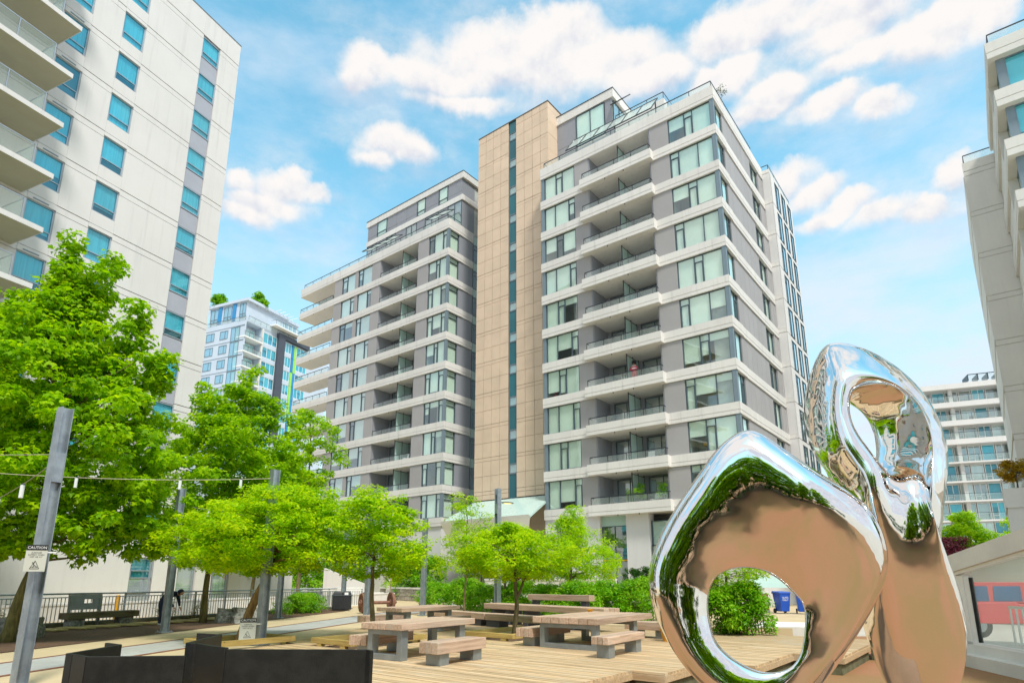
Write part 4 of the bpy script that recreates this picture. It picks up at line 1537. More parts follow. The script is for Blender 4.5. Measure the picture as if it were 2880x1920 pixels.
# stepped timber stand: low seat, desk-high tier and a back beam (each rests on its own feet)
p0, p1 = (-3.55, 26.35), (-1.05, 23.4)
long_seat('long_bench', 'long low timber bench left half, in front of the hedge', 'bench', p0, p1, .55, .45, .22, 2, (-.3, .35), .35, group='long timber seats by the hedge')
long_seat('long_bench', 'long low timber bench right half, behind the slim tree in its planter', 'bench', (-1.0, 23.34), (1.55, 20.35), .55, .45, .22, 2, (-.40, .22), .38, group='long timber seats by the hedge')
long_seat('tier_beam', 'knee high timber tier standing behind the long low bench', 'bench', (-1.12, 25.2), (2.95, 20.35), .75, .75, .20, 3, (-.42, -.28, -.12, .25), .12, group='long timber seats by the hedge')
long_seat('back_beam', 'highest timber beam of the seating, on two steel feet before the hedge', 'bench', (.62, 25.0), (2.79, 22.95), .34, 1.10, .21, 1, (-.40, .40), .12, group='long timber seats by the hedge')


def planter(u0, u1, v0, v1, label):
    cu, cv_ = (u0 + u1) / 2, (v0 + v1) / 2
    t = thing('planter_frame', label, 'planter', UV(cu, cv_), GRID, 'low timber frames around the deck trees')
    W, D = u1 - u0 + .16, v1 - v0 + .16
    s, za, zb_ = .13, .07, .20
    timber(t, -W / 2, W / 2, -D / 2, -D / 2 + s, za, zb_, 'beam', M_['planter'])
    timber(t, -W / 2, W / 2, D / 2 - s, D / 2, za, zb_, 'beam', M_['planter'])
    for sx in (-1, 1):
        k = put('beam', boxmesh(D - 2 * s - .01, s, zb_ - za, M_['planter']), t, (sx * (W / 2 - s / 2) + s / 2, -D / 2 + s + .005, za), PI / 2)
    for sx in (-1, 1):
        for sy in (-1, 1):
            b = MB(); b.box(-.09, .09, -.06, .06, -.04, za - .001)
            b.build('block', M_['planter'], t, (sx * (W / 2 - .35), sy * (D / 2 - .065), 0))
    b = MB(); b.box(-W / 2 + s + .02, W / 2 - s - .02, -D / 2 + s + .02, D / 2 - s - .02, -.12, -.06)
    o = b.build('soil', M_['soil'], t)
    return t


planter(*PITS[0], 'low yellow timber frame on the deck left of the nearest table')
planter(*PITS[1], 'low yellow timber frame around the slim tree in the middle of the deck')
planter(*PITS[2], 'low yellow timber frame round the leaning tree by the caution post')

# ------------------------------------------------------------------ galvanised posts
POSTG = 'galvanised steel posts with light cables'
pcol = MB()
# H section, 0.2 x 0.2
for a in (-.10, .088):
    pcol.box(-.10, .10, a, a + .012, .03, 1.0)
pcol.box(-.006, .006, -.088, .088, .03, 1.0)


def hpost(x, y, h, rz, label, box=True, w=1.0, base=True, group=POSTG):
    t = thing('steel_post', label, 'post', (x, y, 0), rz, group)
    b = MB()
    s = .1 * w
    for a in (-s, s - .012):
        b.box(-s, s, a, a + .012, .03, h)
    b.box(-.007, .007, -s + .012, s - .012, .03, h)
    b.build('column', M_['galv'], t)
    if base:
        c = MB(); c.box(-.19, .19, -.19, .19, .0, .03)
        for sx in (-1, 1):
            for sy in (-1, 1):
                c.lathe([(.018, .03), (.018, .07)], 6, M=Matrix.Translation((sx * .14, sy * .14, 0)))
        c.build('base_plate', M_['galv'], t)
    if box:
        c = MB(); c.box(-s + .002, s - .002, -s + .014, s - .014, h - 1.30, h - .80)
        c.build('junction_box', M_['galv'], t)
    return t


PR = R(-36)
hpost(-7.75, 10.25, 4.55, R(-26), 'tall galvanised post in the left foreground carrying the larger caution sign', w=.9)
hpost(-11.2, 20.64, 4.67, PR, 'galvanised post beside the bent person in dark clothes')
hpost(-6.59, 16.82, 4.63, PR, 'galvanised post with the lower caution sign above the black wall')
hpost(-10.39, 28.3, 4.6, PR, 'galvanised post between the boulders and the low round bush')
hpost(-9.58, 35.9, 4.6, PR, 'galvanised post standing in front of the black litter bin')
hpost(-6.18, 27.05, 4.6, PR, 'galvanised post beside the upright tree and the rusty wheel axle')
hpost(-4.25, 30.24, 4.6, PR, 'galvanised post between the stone wall and the hedge end')
lp = hpost(-.72, 31.5, 6.25, R(38), 'taller grey lamp post behind the trees with an oval lamp on its side', box=True, w=1.25, group=None)
b = MB(); b.tube([(.12, 0, 5.55), (.5, 0, 5.56)], .03, 8); b.build('lamp_arm', M_['steel'], lp)
b = MB()
b.lathe([(.02, .05), (.20, .04), (.30, .0), (.28, -.03)], 24, M=Matrix.Translation((.62, 0, 5.56)) @ Matrix.Diagonal((1.25, .8, 1, 1)))
b.build('lamp_head', M_['steel'], lp, smooth=False)
lm = bpy.data.materials.new('warm_lamp'); lm.use_nodes = True
lm.node_tree.nodes['Principled BSDF'].inputs['Base Color'].default_value = (.8, .55, .2, 1)
lm.node_tree.nodes['Principled BSDF'].inputs['Emission Color'].default_value = (1, .7, .25, 1)
lm.node_tree.nodes['Principled BSDF'].inputs['Emission Strength'].default_value = .6
b = MB(); b.lathe([(.16, -.045), (.2, -.035)], 20, M=Matrix.Translation((.62, 0, 5.56)) @ Matrix.Diagonal((1.25, .8, 1, 1))); b.build('lamp_lens', lm, lp)

# light cables with hanging tube lamps
CABG = 'light cables strung between the posts'
LMPG = 'small white tube lamps hanging on the cables'
nl = [0]


def cable(p, q, sag, lamps, label, lls):
    p, q = Vector(p), Vector(q)
    pts = []
    for i in range(15):
        t_ = i / 14
        c = p.lerp(q, t_); c.z -= sag * 4 * t_ * (1 - t_)
        pts.append(c)
    b = MB(); b.tube(pts, .0075, 6)
    o = b.build('light_cable', M_['cable'])
    tag(o, label, 'cable', CABG)
    for t_, ll in zip(lamps, lls):
        c = p.lerp(q, t_); c.z -= sag * 4 * t_ * (1 - t_)
        l = thing('tube_lamp', ll, 'lamp', c, 0, LMPG)
        m = MB(); m.lathe([(.030, -.25), (.036, -.245), (.036, -.02), (.030, -.015)], 12); m.build('lamp_tube', M_['lampwhite'], l)
        m = MB(); m.lathe([(.012, -.02), (.012, .012)], 8); m.box(-.03, .03, -.015, .015, -.012, .014); m.build('clip', M_['dark'], l)


cable((-7.8, 10.2, 3.72), (-14.8, 10.6, 3.80), .02, [], 'cable running straight left from the foreground post', [])
cable((-7.85, 10.25, 3.55), (-14.6, 15.5, 3.45), .35, [.16, .33], 'sagging cable left of the foreground post with two tube lamps',
      ['white tube lamp nearest to the foreground post, left side', 'second white tube lamp left of the foreground post'])
cable((-13.9, 13.4, 4.15), (-6.62, 16.78, 4.38), .16, [.44, .72, .90], 'long cable crossing in front of the second post to the caution post',
      ['white tube lamp on the long cable, left of the second post', 'white tube lamp on the long cable, just right of the second post', 'white tube lamp on the long cable, beside the third post'])
cable((-11.2, 20.64, 4.1), (-6.18, 27.0, 3.9), .12, [.12, .55], 'cable leaving the second post to the right behind the yellow tree',
      ['white tube lamp on the lower cable, near the second post', 'white tube lamp half hidden by the yellow tree top'])
cable((-6.6, 16.85, 4.3), (-11.0, 24.6, 4.45), .22, [.20, .48], 'cable running back from the caution post into the trees',
      ['white tube lamp hanging left of the caution post top', 'white tube lamp further back on the same cable'])


# ------------------------------------------------------------------ caution signs
def text_mesh(body, size, m, name):
    cu = bpy.data.curves.new(name, 'FONT')
    cu.body = body; cu.size = size; cu.align_x = 'CENTER'; cu.extrude = .0015; cu.resolution_u = 2
    o = bpy.data.objects.new(name, cu); COL.objects.link(o)
    bpy.context.view_layer.update()
    me = bpy.data.meshes.new_from_object(o.evaluated_get(bpy.context.evaluated_depsgraph_get()))
    me.materials.clear(); me.materials.append(m)
    bpy.data.objects.remove(o)
    return me


def tri_tube(b, pts, r):
    b.tube(pts, r, 5)


def caution(x, y, z, rz, label, W=.29, Hh=.42, tilt=0):
    """plate in the local xz plane, readable from local -y"""
    t = thing('caution_sign', label, 'sign', (x, y, z), rz, 'caution signs strapped to posts')
    t.rotation_euler = (tilt, 0, rz)
    b = MB(); b.box(-W / 2, W / 2, -.004, .004, 0, Hh); b.build('plate', M_['sign'], t)
    b = MB(); b.box(-W / 2, W / 2, -.008, -.0042, Hh * .80, Hh); b.build('header', M_['ink'], t)
    RX = (PI / 2, 0, 0)
    put('lettering', text_mesh('CAUTION', W * .20, M_['signwhite'], 'lettering'), t, (0, -.0085, Hh * .80 + W * .075), rot=RX)
    for i, s in enumerate(('SURFACES', 'SLIPPERY WHEN', 'WET OR ICY')):
        put('lettering', text_mesh(s, W * .105, M_['ink'], 'lettering'), t, (0, -.0045, Hh * .68 - i * W * .115), rot=RX)
    b = MB()
    x0, z0, z1 = W * .22, Hh * .10, Hh * .40
    r = .0035
    b.tube([(-x0, -.006, z0), (x0, -.006, z0), ], r, 5); b.tube([(x0, -.006, z0), (0, -.006, z1)], r, 5); b.tube([(0, -.006, z1), (-x0, -.006, z0)], r, 5)
    b.tube([(-x0 * .8, -.006, z0 + .02), (x0 * .8, -.006, z0 + .02)], r * .8, 5)
    # slipping figure
    b.tube([(-x0 * .42, -.006, z0 + .085), (-x0 * .05, -.006, z0 + .055), (x0 * .5, -.006, z0 + .032)], .005, 6)
    b.tube([(-x0 * .05, -.006, z0 + .055), (-x0 * .35, -.006, z0 + .028)], .0045, 6)
    b.tube([(-x0 * .30, -.006, z0 + .075), (-x0 * .05, -.006, z0 + .105)], .0035, 6)
    b.lathe([(.001, -.008), (.0075, 0), (.001, .008)], 8, M=Matrix.Translation((-x0 * .5, -.006, z0 + .098)))
    b.build('pictogram', M_['ink'], t)
    b = MB(); b.box(-W / 2, W / 2 + .12, .006, .012, Hh * .70, Hh * .745); b.build('strap', M_['silverw'], t)
    return t


caution(-7.66, 10.04, 1.78, R(20), 'larger caution sign with black header on the foreground post', tilt=0)
caution(-6.86, 16.62, .14, R(12), 'smaller caution sign low on the post above the black steel wall', W=.40, Hh=.54)

# ------------------------------------------------------------------ fence, curb, shrubs' bed fittings
fr = thing('steel_fence', 'long grey railing fence with thin pickets along the planting bed', 'fence', fence_pt(0), math.atan2(FD.y, FD.x))
pk = MB(); pk.box(-.011, .011, -.011, .011, .14, 1.02); pkm = pk.mesh('picket', M_['galv'])
po = MB(); po.box(-.03, .03, -.03, .03, .06, 1.14); pom = po.mesh('post', M_['galv'])
t0, t1 = -15.0, 15.5
n = int((t1 - t0) / .135)
for i in range(n):
    put('picket', pkm, fr, (t0 + i * .135, 0, 0))
i = t0
while i <= t1:
    put('post', pom, fr, (i, .05, 0)); i += 1.62
for z, r, nm in ((1.15, .032, 'top_rail'), (1.02, .018, 'rail'), (.14, .018, 'rail')):
    b = MB(); b.tube([(t0, 0, z), (t1, 0, z)], r, 8); b.build(nm, M_['galv'], fr)
cb = MB(); cb.box(-15, 15.5, -.12, .16, -.02, .12); tag(cb.build('fence_curb', M_['moss'], None, fence_pt(0), math.atan2(FD.y, FD.x)), 'mossy concrete curb under the steel fence', 'curb')
fr2 = thing('cross_fence', 'pale railing across the end of the bed, behind the litter bin', 'fence', (-12.6, 36.6, 0), math.atan2(2.3, 3.3))
for i in range(30):
    put('picket', pkm, fr2, (i * .14, 0, 0))
for i in (0, 2.05, 4.1):
    put('post', pom, fr2, (i, .04, 0))
for z, r, nm in ((1.15, .032, 'top_rail'), (1.02, .018, 'rail'), (.14, .018, 'rail')):
    b = MB(); b.tube([(0, 0, z), (4.1, 0, z)], r, 8); b.build(nm, M_['silverw'], fr2)
# white parapet of the car ramp beyond the fence
rp = MB(); rp.box(-18, 26, .0, .30, -.4, .62); rp.box(-18, 26, -.03, .33, .62, .70)
tag(rp.build('ramp_parapet', M_['white2'], None, fence_pt(0, -3.2), math.atan2(FD.y, FD.x)), 'low white parapet beyond the fence, at the foot of the white tower', 'wall')
by = thing('bollard', 'yellow bollard seen through the fence behind the boulders', 'bollard', fence_pt(3.3, -1.2))
b = MB(); b.lathe([(.09, 0), (.09, .98), (.05, 1.05), (.0, 1.06)], 14); b.build('bollard_tube', M_['yellow'], by)
b = MB(); b.lathe([(.13, 0), (.13, .03)], 14); b.build('bollard_base', M_['yellow'], by)
# row of plank pads along the bed
tw = thing('plank_walk', 'row of pale timber plank pads crossing the mulch bed below the fence', 'path', (0, 0, 0))
for i in range(19):
    p = fence_pt(-8.2 + i * .86, 1.35 + .0 * i)
    k = boxmesh(1.15, .44, .05, M_['tie'])
    put('plank_pad', k, tw, (p.x, p.y, .03), math.atan2(FD.y, FD.x) - PI / 2 + RD.uniform(-.06, .06) + .25)

# bench with metal back panel
bp = fence_pt(1.2, 1.0)
pb = thing('panel_bench', 'mossy timber bench on stone blocks with a slotted metal back panel', 'bench', bp, math.atan2(FD.y, FD.x))
timber(pb, -1.25, 1.35, -.28, .28, .30, .52, 'seat', M_['oldwood'])
for x in (-.85, .95):
    b = MB(); b.box(x - .25, x + .25, -.2, .2, 0, .297); b.build('stone_block', M_['granite'], pb, bevel=.02)
b = MB()
# panel with a slot (four strips), leaning back
for (a, c, z0, z1) in ((-.95, .25, .60, .82), (-.95, .25, .96, 1.13), (-.95, -.42, .82, .96), (-.10, .25, .82, .96)):
    b.hexa([(a, .30 + (z0 - .6) * .12, z0), (c, .30 + (z0 - .6) * .12, z0), (c, .33 + (z0 - .6) * .12, z0), (a, .33 + (z0 - .6) * .12, z0),
            (a, .30 + (z1 - .6) * .12, z1), (c, .30 + (z1 - .6) * .12, z1), (c, .33 + (z1 - .6) * .12, z1), (a, .33 + (z1 - .6) * .12, z1)])
b.build('back_panel', M_['steel'], pb)
b = MB(); b.box(-.94, -.86, .29, .36, .0, 1.1); b.box(.14, .2, .29, .36, .0, 1.0); b.build('panel_post', M_['steel'], pb)


# boulders
def boulder(x, y, sx, sy, sz, rz, seed, label, name='boulder'):
    r = random.Random(seed)
    bm = bmesh.new()
    bmesh.ops.create_cube(bm, size=1)
    bmesh.ops.subdivide_edges(bm, edges=bm.edges[:], cuts=3, use_grid_fill=True)
    for v_ in bm.verts:
        c = v_.co
        n_ = Vector((math.sin(c.x * 7 + seed) * .05, math.cos(c.y * 6 + seed * 2) * .05, math.sin(c.z * 8 + c.x * 5) * .04))
        v_.co = Vector(((c.x + n_.x + r.uniform(-.02, .02)) * sx, (c.y + n_.y + r.uniform(-.02, .02)) * sy, (c.z + .5 + n_.z * (.2 if c.z < -.4 else 1)) * sz))
        if c.z > .4:
            v_.co.x *= .86; v_.co.y *= .88
    bmesh.ops.bevel(bm, geom=[e for e in bm.edges if e.calc_face_angle(0) > .5], offset=.03, segments=2, affect='EDGES')
    me = bpy.data.meshes.new(name); bm.to_mesh(me); bm.free()
    me.materials.append(M_['granite'])
    # upward faces: yellow of the lit tops painted into the colour
    me.materials.append(M_['lit_top'])
    for p_ in me.polygons:
        if p_.normal.z > .75: p_.material_index = 1
    o = put(name, me, None, (x, y, -.03), rz)
    tag(o, label, 'boulder', 'boulders in the planting bed')


M_['lit_top'] = mat('lit_yellow_stone', (.36, .34, .16), .95, .4, 6, bump=.5, bscale=20, col2=(.22, .22, .09))  # stone tone with the light on the boulder tops painted in
boulder(-11.35, 25.5, 1.0, .95, .56, R(30), 5, 'dark squared boulder beside the straight tree trunk')
boulder(-10.62, 25.35, .95, .9, .60, R(38), 9, 'pale squared boulder touching the leaning tree trunk in the picture')
boulder(-14.35, 18.7, 1.1, .9, .60, R(20), 14, 'boulder at the left edge beside the big tree trunk')

# litter bin, wheel axle
bi = thing('litter_bin', 'black twin litter bin with domed hoods beside the fence', 'bin', (-9.45, 35.2, 0), R(20))
b = MB()
b.box(-.50, .50, -.30, .30, .05, .80); b.build('bin_body', M_['plastic'], bi, bevel=.02)
sl = MB(); sl.box(-.02, .02, -.012, .012, .08, .76); slm = sl.mesh('slat', M_['plastic'])
for i in range(12):
    put('slat', slm, bi, (-.46 + i * .0836, -.315, 0))
for x in (-.25, .25):
    b = MB()
    for (z0, r0), (z1, r1) in (((.82, 1.0), (.94, .92)), ((.94, .92), (1.03, .66))):
        b.hexa([(x - .24 * r0, -.30 * r0, z0), (x + .24 * r0, -.30 * r0, z0), (x + .24 * r0, .30 * r0, z0), (x - .24 * r0, .30 * r0, z0),
                (x - .24 * r1, -.30 * r1, z1), (x + .24 * r1, -.30 * r1, z1), (x + .24 * r1, .30 * r1, z1), (x - .24 * r1, .30 * r1, z1)])
    b.build('hood', M_['plastic'], bi)
b = MB(); b.box(-.54, .54, -.34, .34, .79, .83); b.build('rim', M_['dark'], bi)
b = MB(); b.box(.10, .30, -.325, -.30, .84, .97); b.build('label_plate', M_['silverw'], bi)

ax = thing('wheel_axle', 'rusty railway axle with two flanged iron wheels on the path', 'sculpture', (-6.95, 32.6, .515), R(30))
b = MB(); b.tube([(-.95, 0, 0), (-.6, 0, 0), (.75, 0, 0), (1.05, 0, 0)], [.07, .085, .085, .07], 14); b.build('axle', M_['rust'], ax, smooth=False)
RY = Matrix.Rotation(PI / 2, 4, 'Y')
for x, s in ((-.78, 1), (.78, -1)):
    b = MB()
    b.lathe([(.08, -.10), (.16, -.10), (.17, -.03), (.36, .0), (.40, -.06), (.475, -.06), (.48, .05), (.515, .055), (.515, .085), (.38, .085), (.35, .03), (.17, .03), (.16, .10), (.08, .10)], 36,
            M=Matrix.Translation((x, 0, 0)) @ Matrix.Rotation(s * PI / 2, 4, 'Y'))
    b.build('wheel', M_['rust'], ax)

# stone wall, gate post, steps and door behind
sw_ = thing('stone_wall', 'low rubble stone wall with a pale coping beyond the wheel axle', 'wall', (-11.4, 54.5, 0), R(-48))
rs = random.Random(4)
b = MB(); b.box(0, 8.5, .05, .5, -.1, .92); b.build('wall_core', M_['concrete'], sw_)
b = MB(); b.box(-.05, 8.55, -.05, .55, .92, 1.05); b.build('coping', M_['concrete'], sw_)
z = .0
stm = [mat('rubble_stone', (.40, .37, .31), .9, .35, 5, bump=.4, bscale=20, obvar=.25, coords='obj')]
for row in range(3):
    x = 0
    while x < 8.4:
        w = rs.uniform(.3, .62); h = .29
        k = (round(w, 1), row)
        s_ = MB(); s_.box(.012, w - .012, 0, .08, .012, h - .012)
        s_.build('stone', stm[0], sw_, (x, -.02 + rs.uniform(-.02, .02), .03 + row * .295), bevel=.02)
        x += w
gp_ = thing('gate_post', 'square pale gate post with a small white sign beside the stone wall', 'post', (-9.6, 49.0, 0), R(20))
b = MB(); b.box(-.17, .17, -.17, .17, 0, 2.5); b.build('post', M_['white2'], gp_)
b = MB(); b.box(.12, .52, -.20, -.18, 2.0, 2.55); b.build('plate', M_['signwhite'], gp_)
b = MB(); b.box(.20, .34, -.206, -.2005, 2.2, 2.42); b.build('mark', M_['ink'], gp_)
st = thing('garden_steps', 'short flight of pale steps left of the gate post', 'stairs', (-12.5, 50.0, 0), R(15))
for i in range(4):
    b = MB(); b.box(-1.2, 2.4, i * .35, 2.4, i * .16, i * .16 + .158); b.build('step', M_['concrete'], st)
gw_ = MB(); gw_.hexa([(-15.6, 52, 0), (-11.2, 50.5, 0), (-11.2, 50.9, 0), (-15.6, 52.4, 0), (-15.6, 52, 2.6), (-11.2, 50.5, 1.1), (-11.2, 50.9, 1.1), (-15.6, 52.4, 2.6)])
tag(gw_.build('garden_wall', M_['white2']), 'pale sloping garden wall behind the litter bin and steps', 'wall')
# house wall with an orange door between hedge and tree
dh = thing('low_annex', 'low pale annex with an orange door above the hedge', 'building', UV(16.8, -2.6), GRID)
b = MB(); b.box(-.5, 6.2, .0, 2.4, -.1, 3.7); b.build('wall', M_['white2'], dh)
b = MB(); b.box(-.6, 6.3, -.25, 2.45, 3.7, 3.95); b.build('roof_edge', M_['white'], dh)
b = MB(); b.box(.55, 1.50, -.06, -.003, .4, 3.2); d_ = b.build('door', M_['orange'], dh)
b = MB(); b.box(1.36, 1.42, -.11, -.065, 1.3, 1.5); b.build('handle', M_['steel'], d_)
b = MB(); b.box(1.95, 3.1, -.05, -.003, .6, 3.2); b.build('window_panel', M_['dark'], dh)
b = MB(); b.box(-.6, 9.6, -1.4, -.9, -.1, 1.62); b.box(-.62, 9.62, -1.45, -.85, 1.62, 1.72); b.build('terrace_wall', M_['concrete'], dh)

# ------------------------------------------------------------------ vegetation
LEAF = {
    'diamond': [(0, 0, 0), (.32, .42, .05), (0, 1, -.08), (-.32, .42, .05)],
    'maple': [(0, 0, 0), (.30, .10, .02), (.52, .40, -.03), (.26, .46, .05), (.0, 1.0, -.12), (-.26, .46, .05), (-.52, .40, -.03), (-.30, .10, .02)],
    'fan': [(0, 0, 0), (.42, .50, .04), (.24, .74, .0), (-.24, .74, .0), (-.42, .50, .04)],
    'lance': [(0, 0, 0), (.17, .5, .03), (0, 1, -.10), (-.17, .5, .03)],
}


def leaf_mesh(name, pos, nrm, size, m, shape, seed, droop=.35):
    """one mesh of leaf faces: pos (n,3), nrm (n,3) preferred facing"""
    r = np.random.default_rng(seed)
    n = len(pos)
    t = np.array(LEAF[shape])
    k = len(t)
    nrm = nrm / np.maximum(np.linalg.norm(nrm, axis=1, keepdims=True), 1e-6)
    d = r.normal(size=(n, 3)); d[:, 2] -= droop * 1.6
    d -= nrm * np.sum(d * nrm, axis=1, keepdims=True)
    d /= np.maximum(np.linalg.norm(d, axis=1, keepdims=True), 1e-6)
    s_ = np.cross(d, nrm)
    sz = size * r.uniform(.65, 1.3, size=(n, 1, 1))
    V = (t[None, :, 0:1] * s_[:, None, :] + t[None, :, 1:2] * d[:, None, :] + t[None, :, 2:3] * nrm[:, None, :]) * sz + pos[:, None, :]
    me = bpy.data.meshes.new(name)
    me.vertices.add(n * k)
    me.vertices.foreach_set('co', V.astype(np.float32).ravel())
    me.loops.add(n * k)
    me.loops.foreach_set('vertex_index', np.arange(n * k, dtype=np.int32))
    me.polygons.add(n)
    me.polygons.foreach_set('loop_start', np.arange(0, n * k, k, dtype=np.int32))
    me.update(calc_edges=True)
    me.materials.append(m)
    return me


def clusters_to_leaves(cent, rad, per, r, flat=.55, up=.8, axis=None):
    """leaf positions on the shells of ellipsoid sprays"""
    n = len(cent)
    dirs = r.normal(size=(n, per, 3))
    dirs /= np.linalg.norm(dirs, axis=2, keepdims=True)
    rr = r.uniform(.35, 1.0, size=(n, per, 1)) ** .6
    off = dirs * rr * rad[:, None, None] * np.array([1, 1, flat])
    pos = (cent[:, None, :] + off).reshape(-1, 3)
    nr = dirs * .55 + np.array([0, 0, up]) + r.normal(size=(n, per, 3)) * .42
    return pos, nr.reshape(-1, 3)


def limb_path(p, q, r, bend=.12, n=5):
    p, q = Vector(p), Vector(q)
    L = (q - p).length
    o = []
    for i in range(n + 1):
        t_ = i / n
        c = p.lerp(q, t_)
        c += Vector((r.uniform(-1, 1), r.uniform(-1, 1), r.uniform(-.2, 1))) * bend * L * math.sin(math.pi * t_) * .6
        o.append(c)
    return o


def tree(name, label, base, top_fork, h, env, ncl, per, clr, leaf, m, bark, r0, seed, shape='diamond', flat=.55, up=.8, droop=.35,
         lean=(0, 0), group=None, limbs=14, cat='tree', extra=None, shell=.55, z0=0, forks=None):
    """env(z) -> (cx, cy, radius) of the crown at height z (relative to the base)"""
    t = thing(name, label, cat, (base[0], base[1], z0), 0, group)
    r = np.random.default_rng(seed)
    pr = random.Random(seed)
    zlo, zhi = env['z0'], env['z1']
    cent = []
    while len(cent) < ncl:
        z = r.uniform(zlo, zhi)
        cx, cy, R_ = env['f'](z)
        if R_ <= 0 or r.uniform() > (R_ / env['rmax']) ** 1.3 + .12: continue
        a = r.uniform(0, 2 * math.pi)
        # uneven outline: lobes that differ from side to side and with height
        lob = 1 + .20 * math.sin(3 * a + z * 1.3 + seed) + .14 * math.sin(5 * a - z * 2.1 + seed * 2)
        q = R_ * lob * (r.uniform(shell, 1.0) if r.uniform() < .8 else r.uniform(.1, shell))
        cent.append((cx + q * math.cos(a), cy + q * math.sin(a), z))
    if extra:
        cent += extra
    cent = np.array(cent)
    rad = clr * r.uniform(.6, 1.25, size=len(cent))
    pos, nr = clusters_to_leaves(cent, rad, per, r, flat, up)
    put('crown', leaf_mesh('crown', pos, nr, leaf, m, shape, seed, droop), t)
    # trunk with limbs
    b = MB()
    fork = Vector((lean[0], lean[1], top_fork))
    pts, rs_ = [], []
    for i in range(7):
        t_ = i / 6
        pts.append(Vector((lean[0] * t_ ** 1.1 + .04 * math.sin(5 * t_ + seed), lean[1] * t_, -.05 + (top_fork + .05) * t_)))
        rs_.append(r0 * (1.25 - .25 * min(1, t_ * 6)) * (1 - .28 * t_))
    b.tube(pts, rs_, 10)
    # leader
    cx, cy, _ = env['f'](zhi - .12 * (zhi - zlo))
    lead = Vector((cx, cy, zhi - .10 * (zhi - zlo)))
    lp_ = limb_path(pts[-1], lead, pr, .05, 6)
    b.tube(lp_, [rs_[-1] * .8 * (1 - .9 * i / 6) + .008 for i in range(7)], 7)
    idx = r.choice(len(cent), size=min(limbs, len(cent)), replace=False)
    for j in idx:
        c = Vector(cent[j])
        t_ = min(.9, max(0, (c.z - top_fork) / max(.1, (zhi - top_fork)) * .75))
        k = t_ * 6
        i0 = int(k)
        st_ = lp_[i0].lerp(lp_[min(6, i0 + 1)], k - i0) if c.z > top_fork + .2 else pts[-1].lerp(pts[-2], pr.random())
        path = limb_path(st_, c, pr, .10, 4)
        rr = rs_[-1] * (.46 - .28 * t_)
        b.tube(path, [rr, rr * .8, rr * .6, rr * .4, .008], 6)
        for _ in range(2):
            c2 = Vector(cent[(j + pr.randrange(1, 40)) % len(cent)])
            if (c2 - c).length < 1.6 * clr + .8:
                b.tube(limb_path(path[2], c2, pr, .1, 3), [rr * .45, rr * .35, rr * .2, .005], 5)
    if forks:
        for q, rr in forks:
            b.tube(limb_path(pts[-2], q, pr, .06, 4), [rr, rr * .9, rr * .75, rr * .6, rr * .4], 8)
    b.build('trunk', bark, t, smooth=True)
    return t


def prof(tab):
    zs = [a[0] for a in tab]

    def f(z):
        return tuple(float(np.interp(z, zs, [a[i] for a in tab])) for i in (1, 2, 3))
    return {'f': f, 'z0': zs[0], 'z1': zs[-1], 'rmax': max(a[3] for a in tab)}


# big maple, left foreground
rx = np.random.default_rng(2)
spires = []
for (sx, sz, hgt) in ((-.2, 10.2, 2.0), (1.0, 9.9, 1.7), (2.1, 8.7, 1.3), (3.05, 7.3, 1.0), (-1.6, 9.0, 1.2)):
    for i in range(9):
        z = sz + hgt * i / 8
        spires.append((sx + rx.normal() * .10, .2 + rx.normal() * .25, z))
tree('maple_tree', 'large bright green maple filling the left side in front of the white tower', (-13.8, 17.5), 2.35, 12.3,
     prof([(2.3, .8, 0, 1.9), (3.2, .8, 0, 3.1), (5.0, .8, 0, 3.3), (6.6, .6, 0, 2.8), (8.2, .3, 0, 1.9), (9.6, .1, 0, 1.0), (11.0, .0, 0, .4)]),
     640, 100, .42, .15, M_['maple'], M_['barkm'], .17, 21, 'maple', lean=(.45, .1), limbs=26, extra=spires, flat=.6)
tree('maple_tree', 'maple at the left picture edge, only its outer sprays in view', (-19.6, 20.8), 2.4, 12.4,
     prof([(3.4, .0, 0, 1.2), (5.0, .0, 0, 1.7), (8, .0, 0, 2.2), (10.5, .0, 0, 2.0), (12.3, .0, 0, .7)]),
     240, 80, .36, .15, M_['maple'], M_['barkm'], .15, 24, 'maple', lean=(.1, 0), limbs=14)
# second maple, behind the bent person
sp2 = []
for (sx, sz, hgt) in ((.95, 9.0, 1.75), (-1.0, 8.6, 1.2), (2.0, 8.0, 1.0)):
    for i in range(8):
        sp2.append((sx + rx.normal() * .1, rx.normal() * .25, sz + hgt * i / 7))
tree('maple_tree', 'green maple with two pointed tops behind the second steel post', (-12.28, 25.28), 2.6, 10.6,
     prof([(2.3, .7, 0, 1.9), (3.4, .8, 0, 2.9), (5.5, .9, 0, 3.1), (7.2, .8, 0, 2.7), (8.6, .6, 0, 1.9), (9.6, .7, 0, .7)]),
     600, 100, .42, .15, M_['maple'], M_['barkm'], .13, 33, 'diamond', lean=(.1, 0), limbs=18, extra=sp2, flat=.6)
# third, slim maple with its trunk showing, further back
tree('maple_tree', 'slender maple with visible trunk and open crown before the left block', (-12.2, 36.0), 5.6, 12.0,
     prof([(4.0, .9, 0, 1.8), (5.5, .8, 0, 1.9), (6.7, .3, 0, .9), (7.6, .1, 0, 1.6), (9.4, .1, 0, 1.9), (11.0, 0, 0, 1.3), (12.0, 0, 0, .3)]),
     120, 95, .50, .17, M_['maple'], M_['bark'], .12, 41, 'diamond', lean=(.1, 0), limbs=16)
# maple behind the bush
tree('maple_tree', 'leafy maple behind the litter bin and the low round bush', (-15.4, 37.5), 2.6, 8.5,
     prof([(2.2, .2, 0, 1.6), (4.0, .4, 0, 2.6), (6.2, .3, 0, 2.3), (8.2, .2, 0, .5)]),
     120, 90, .55, .18, M_['maple'], M_['bark'], .12, 47, 'diamond', limbs=10)

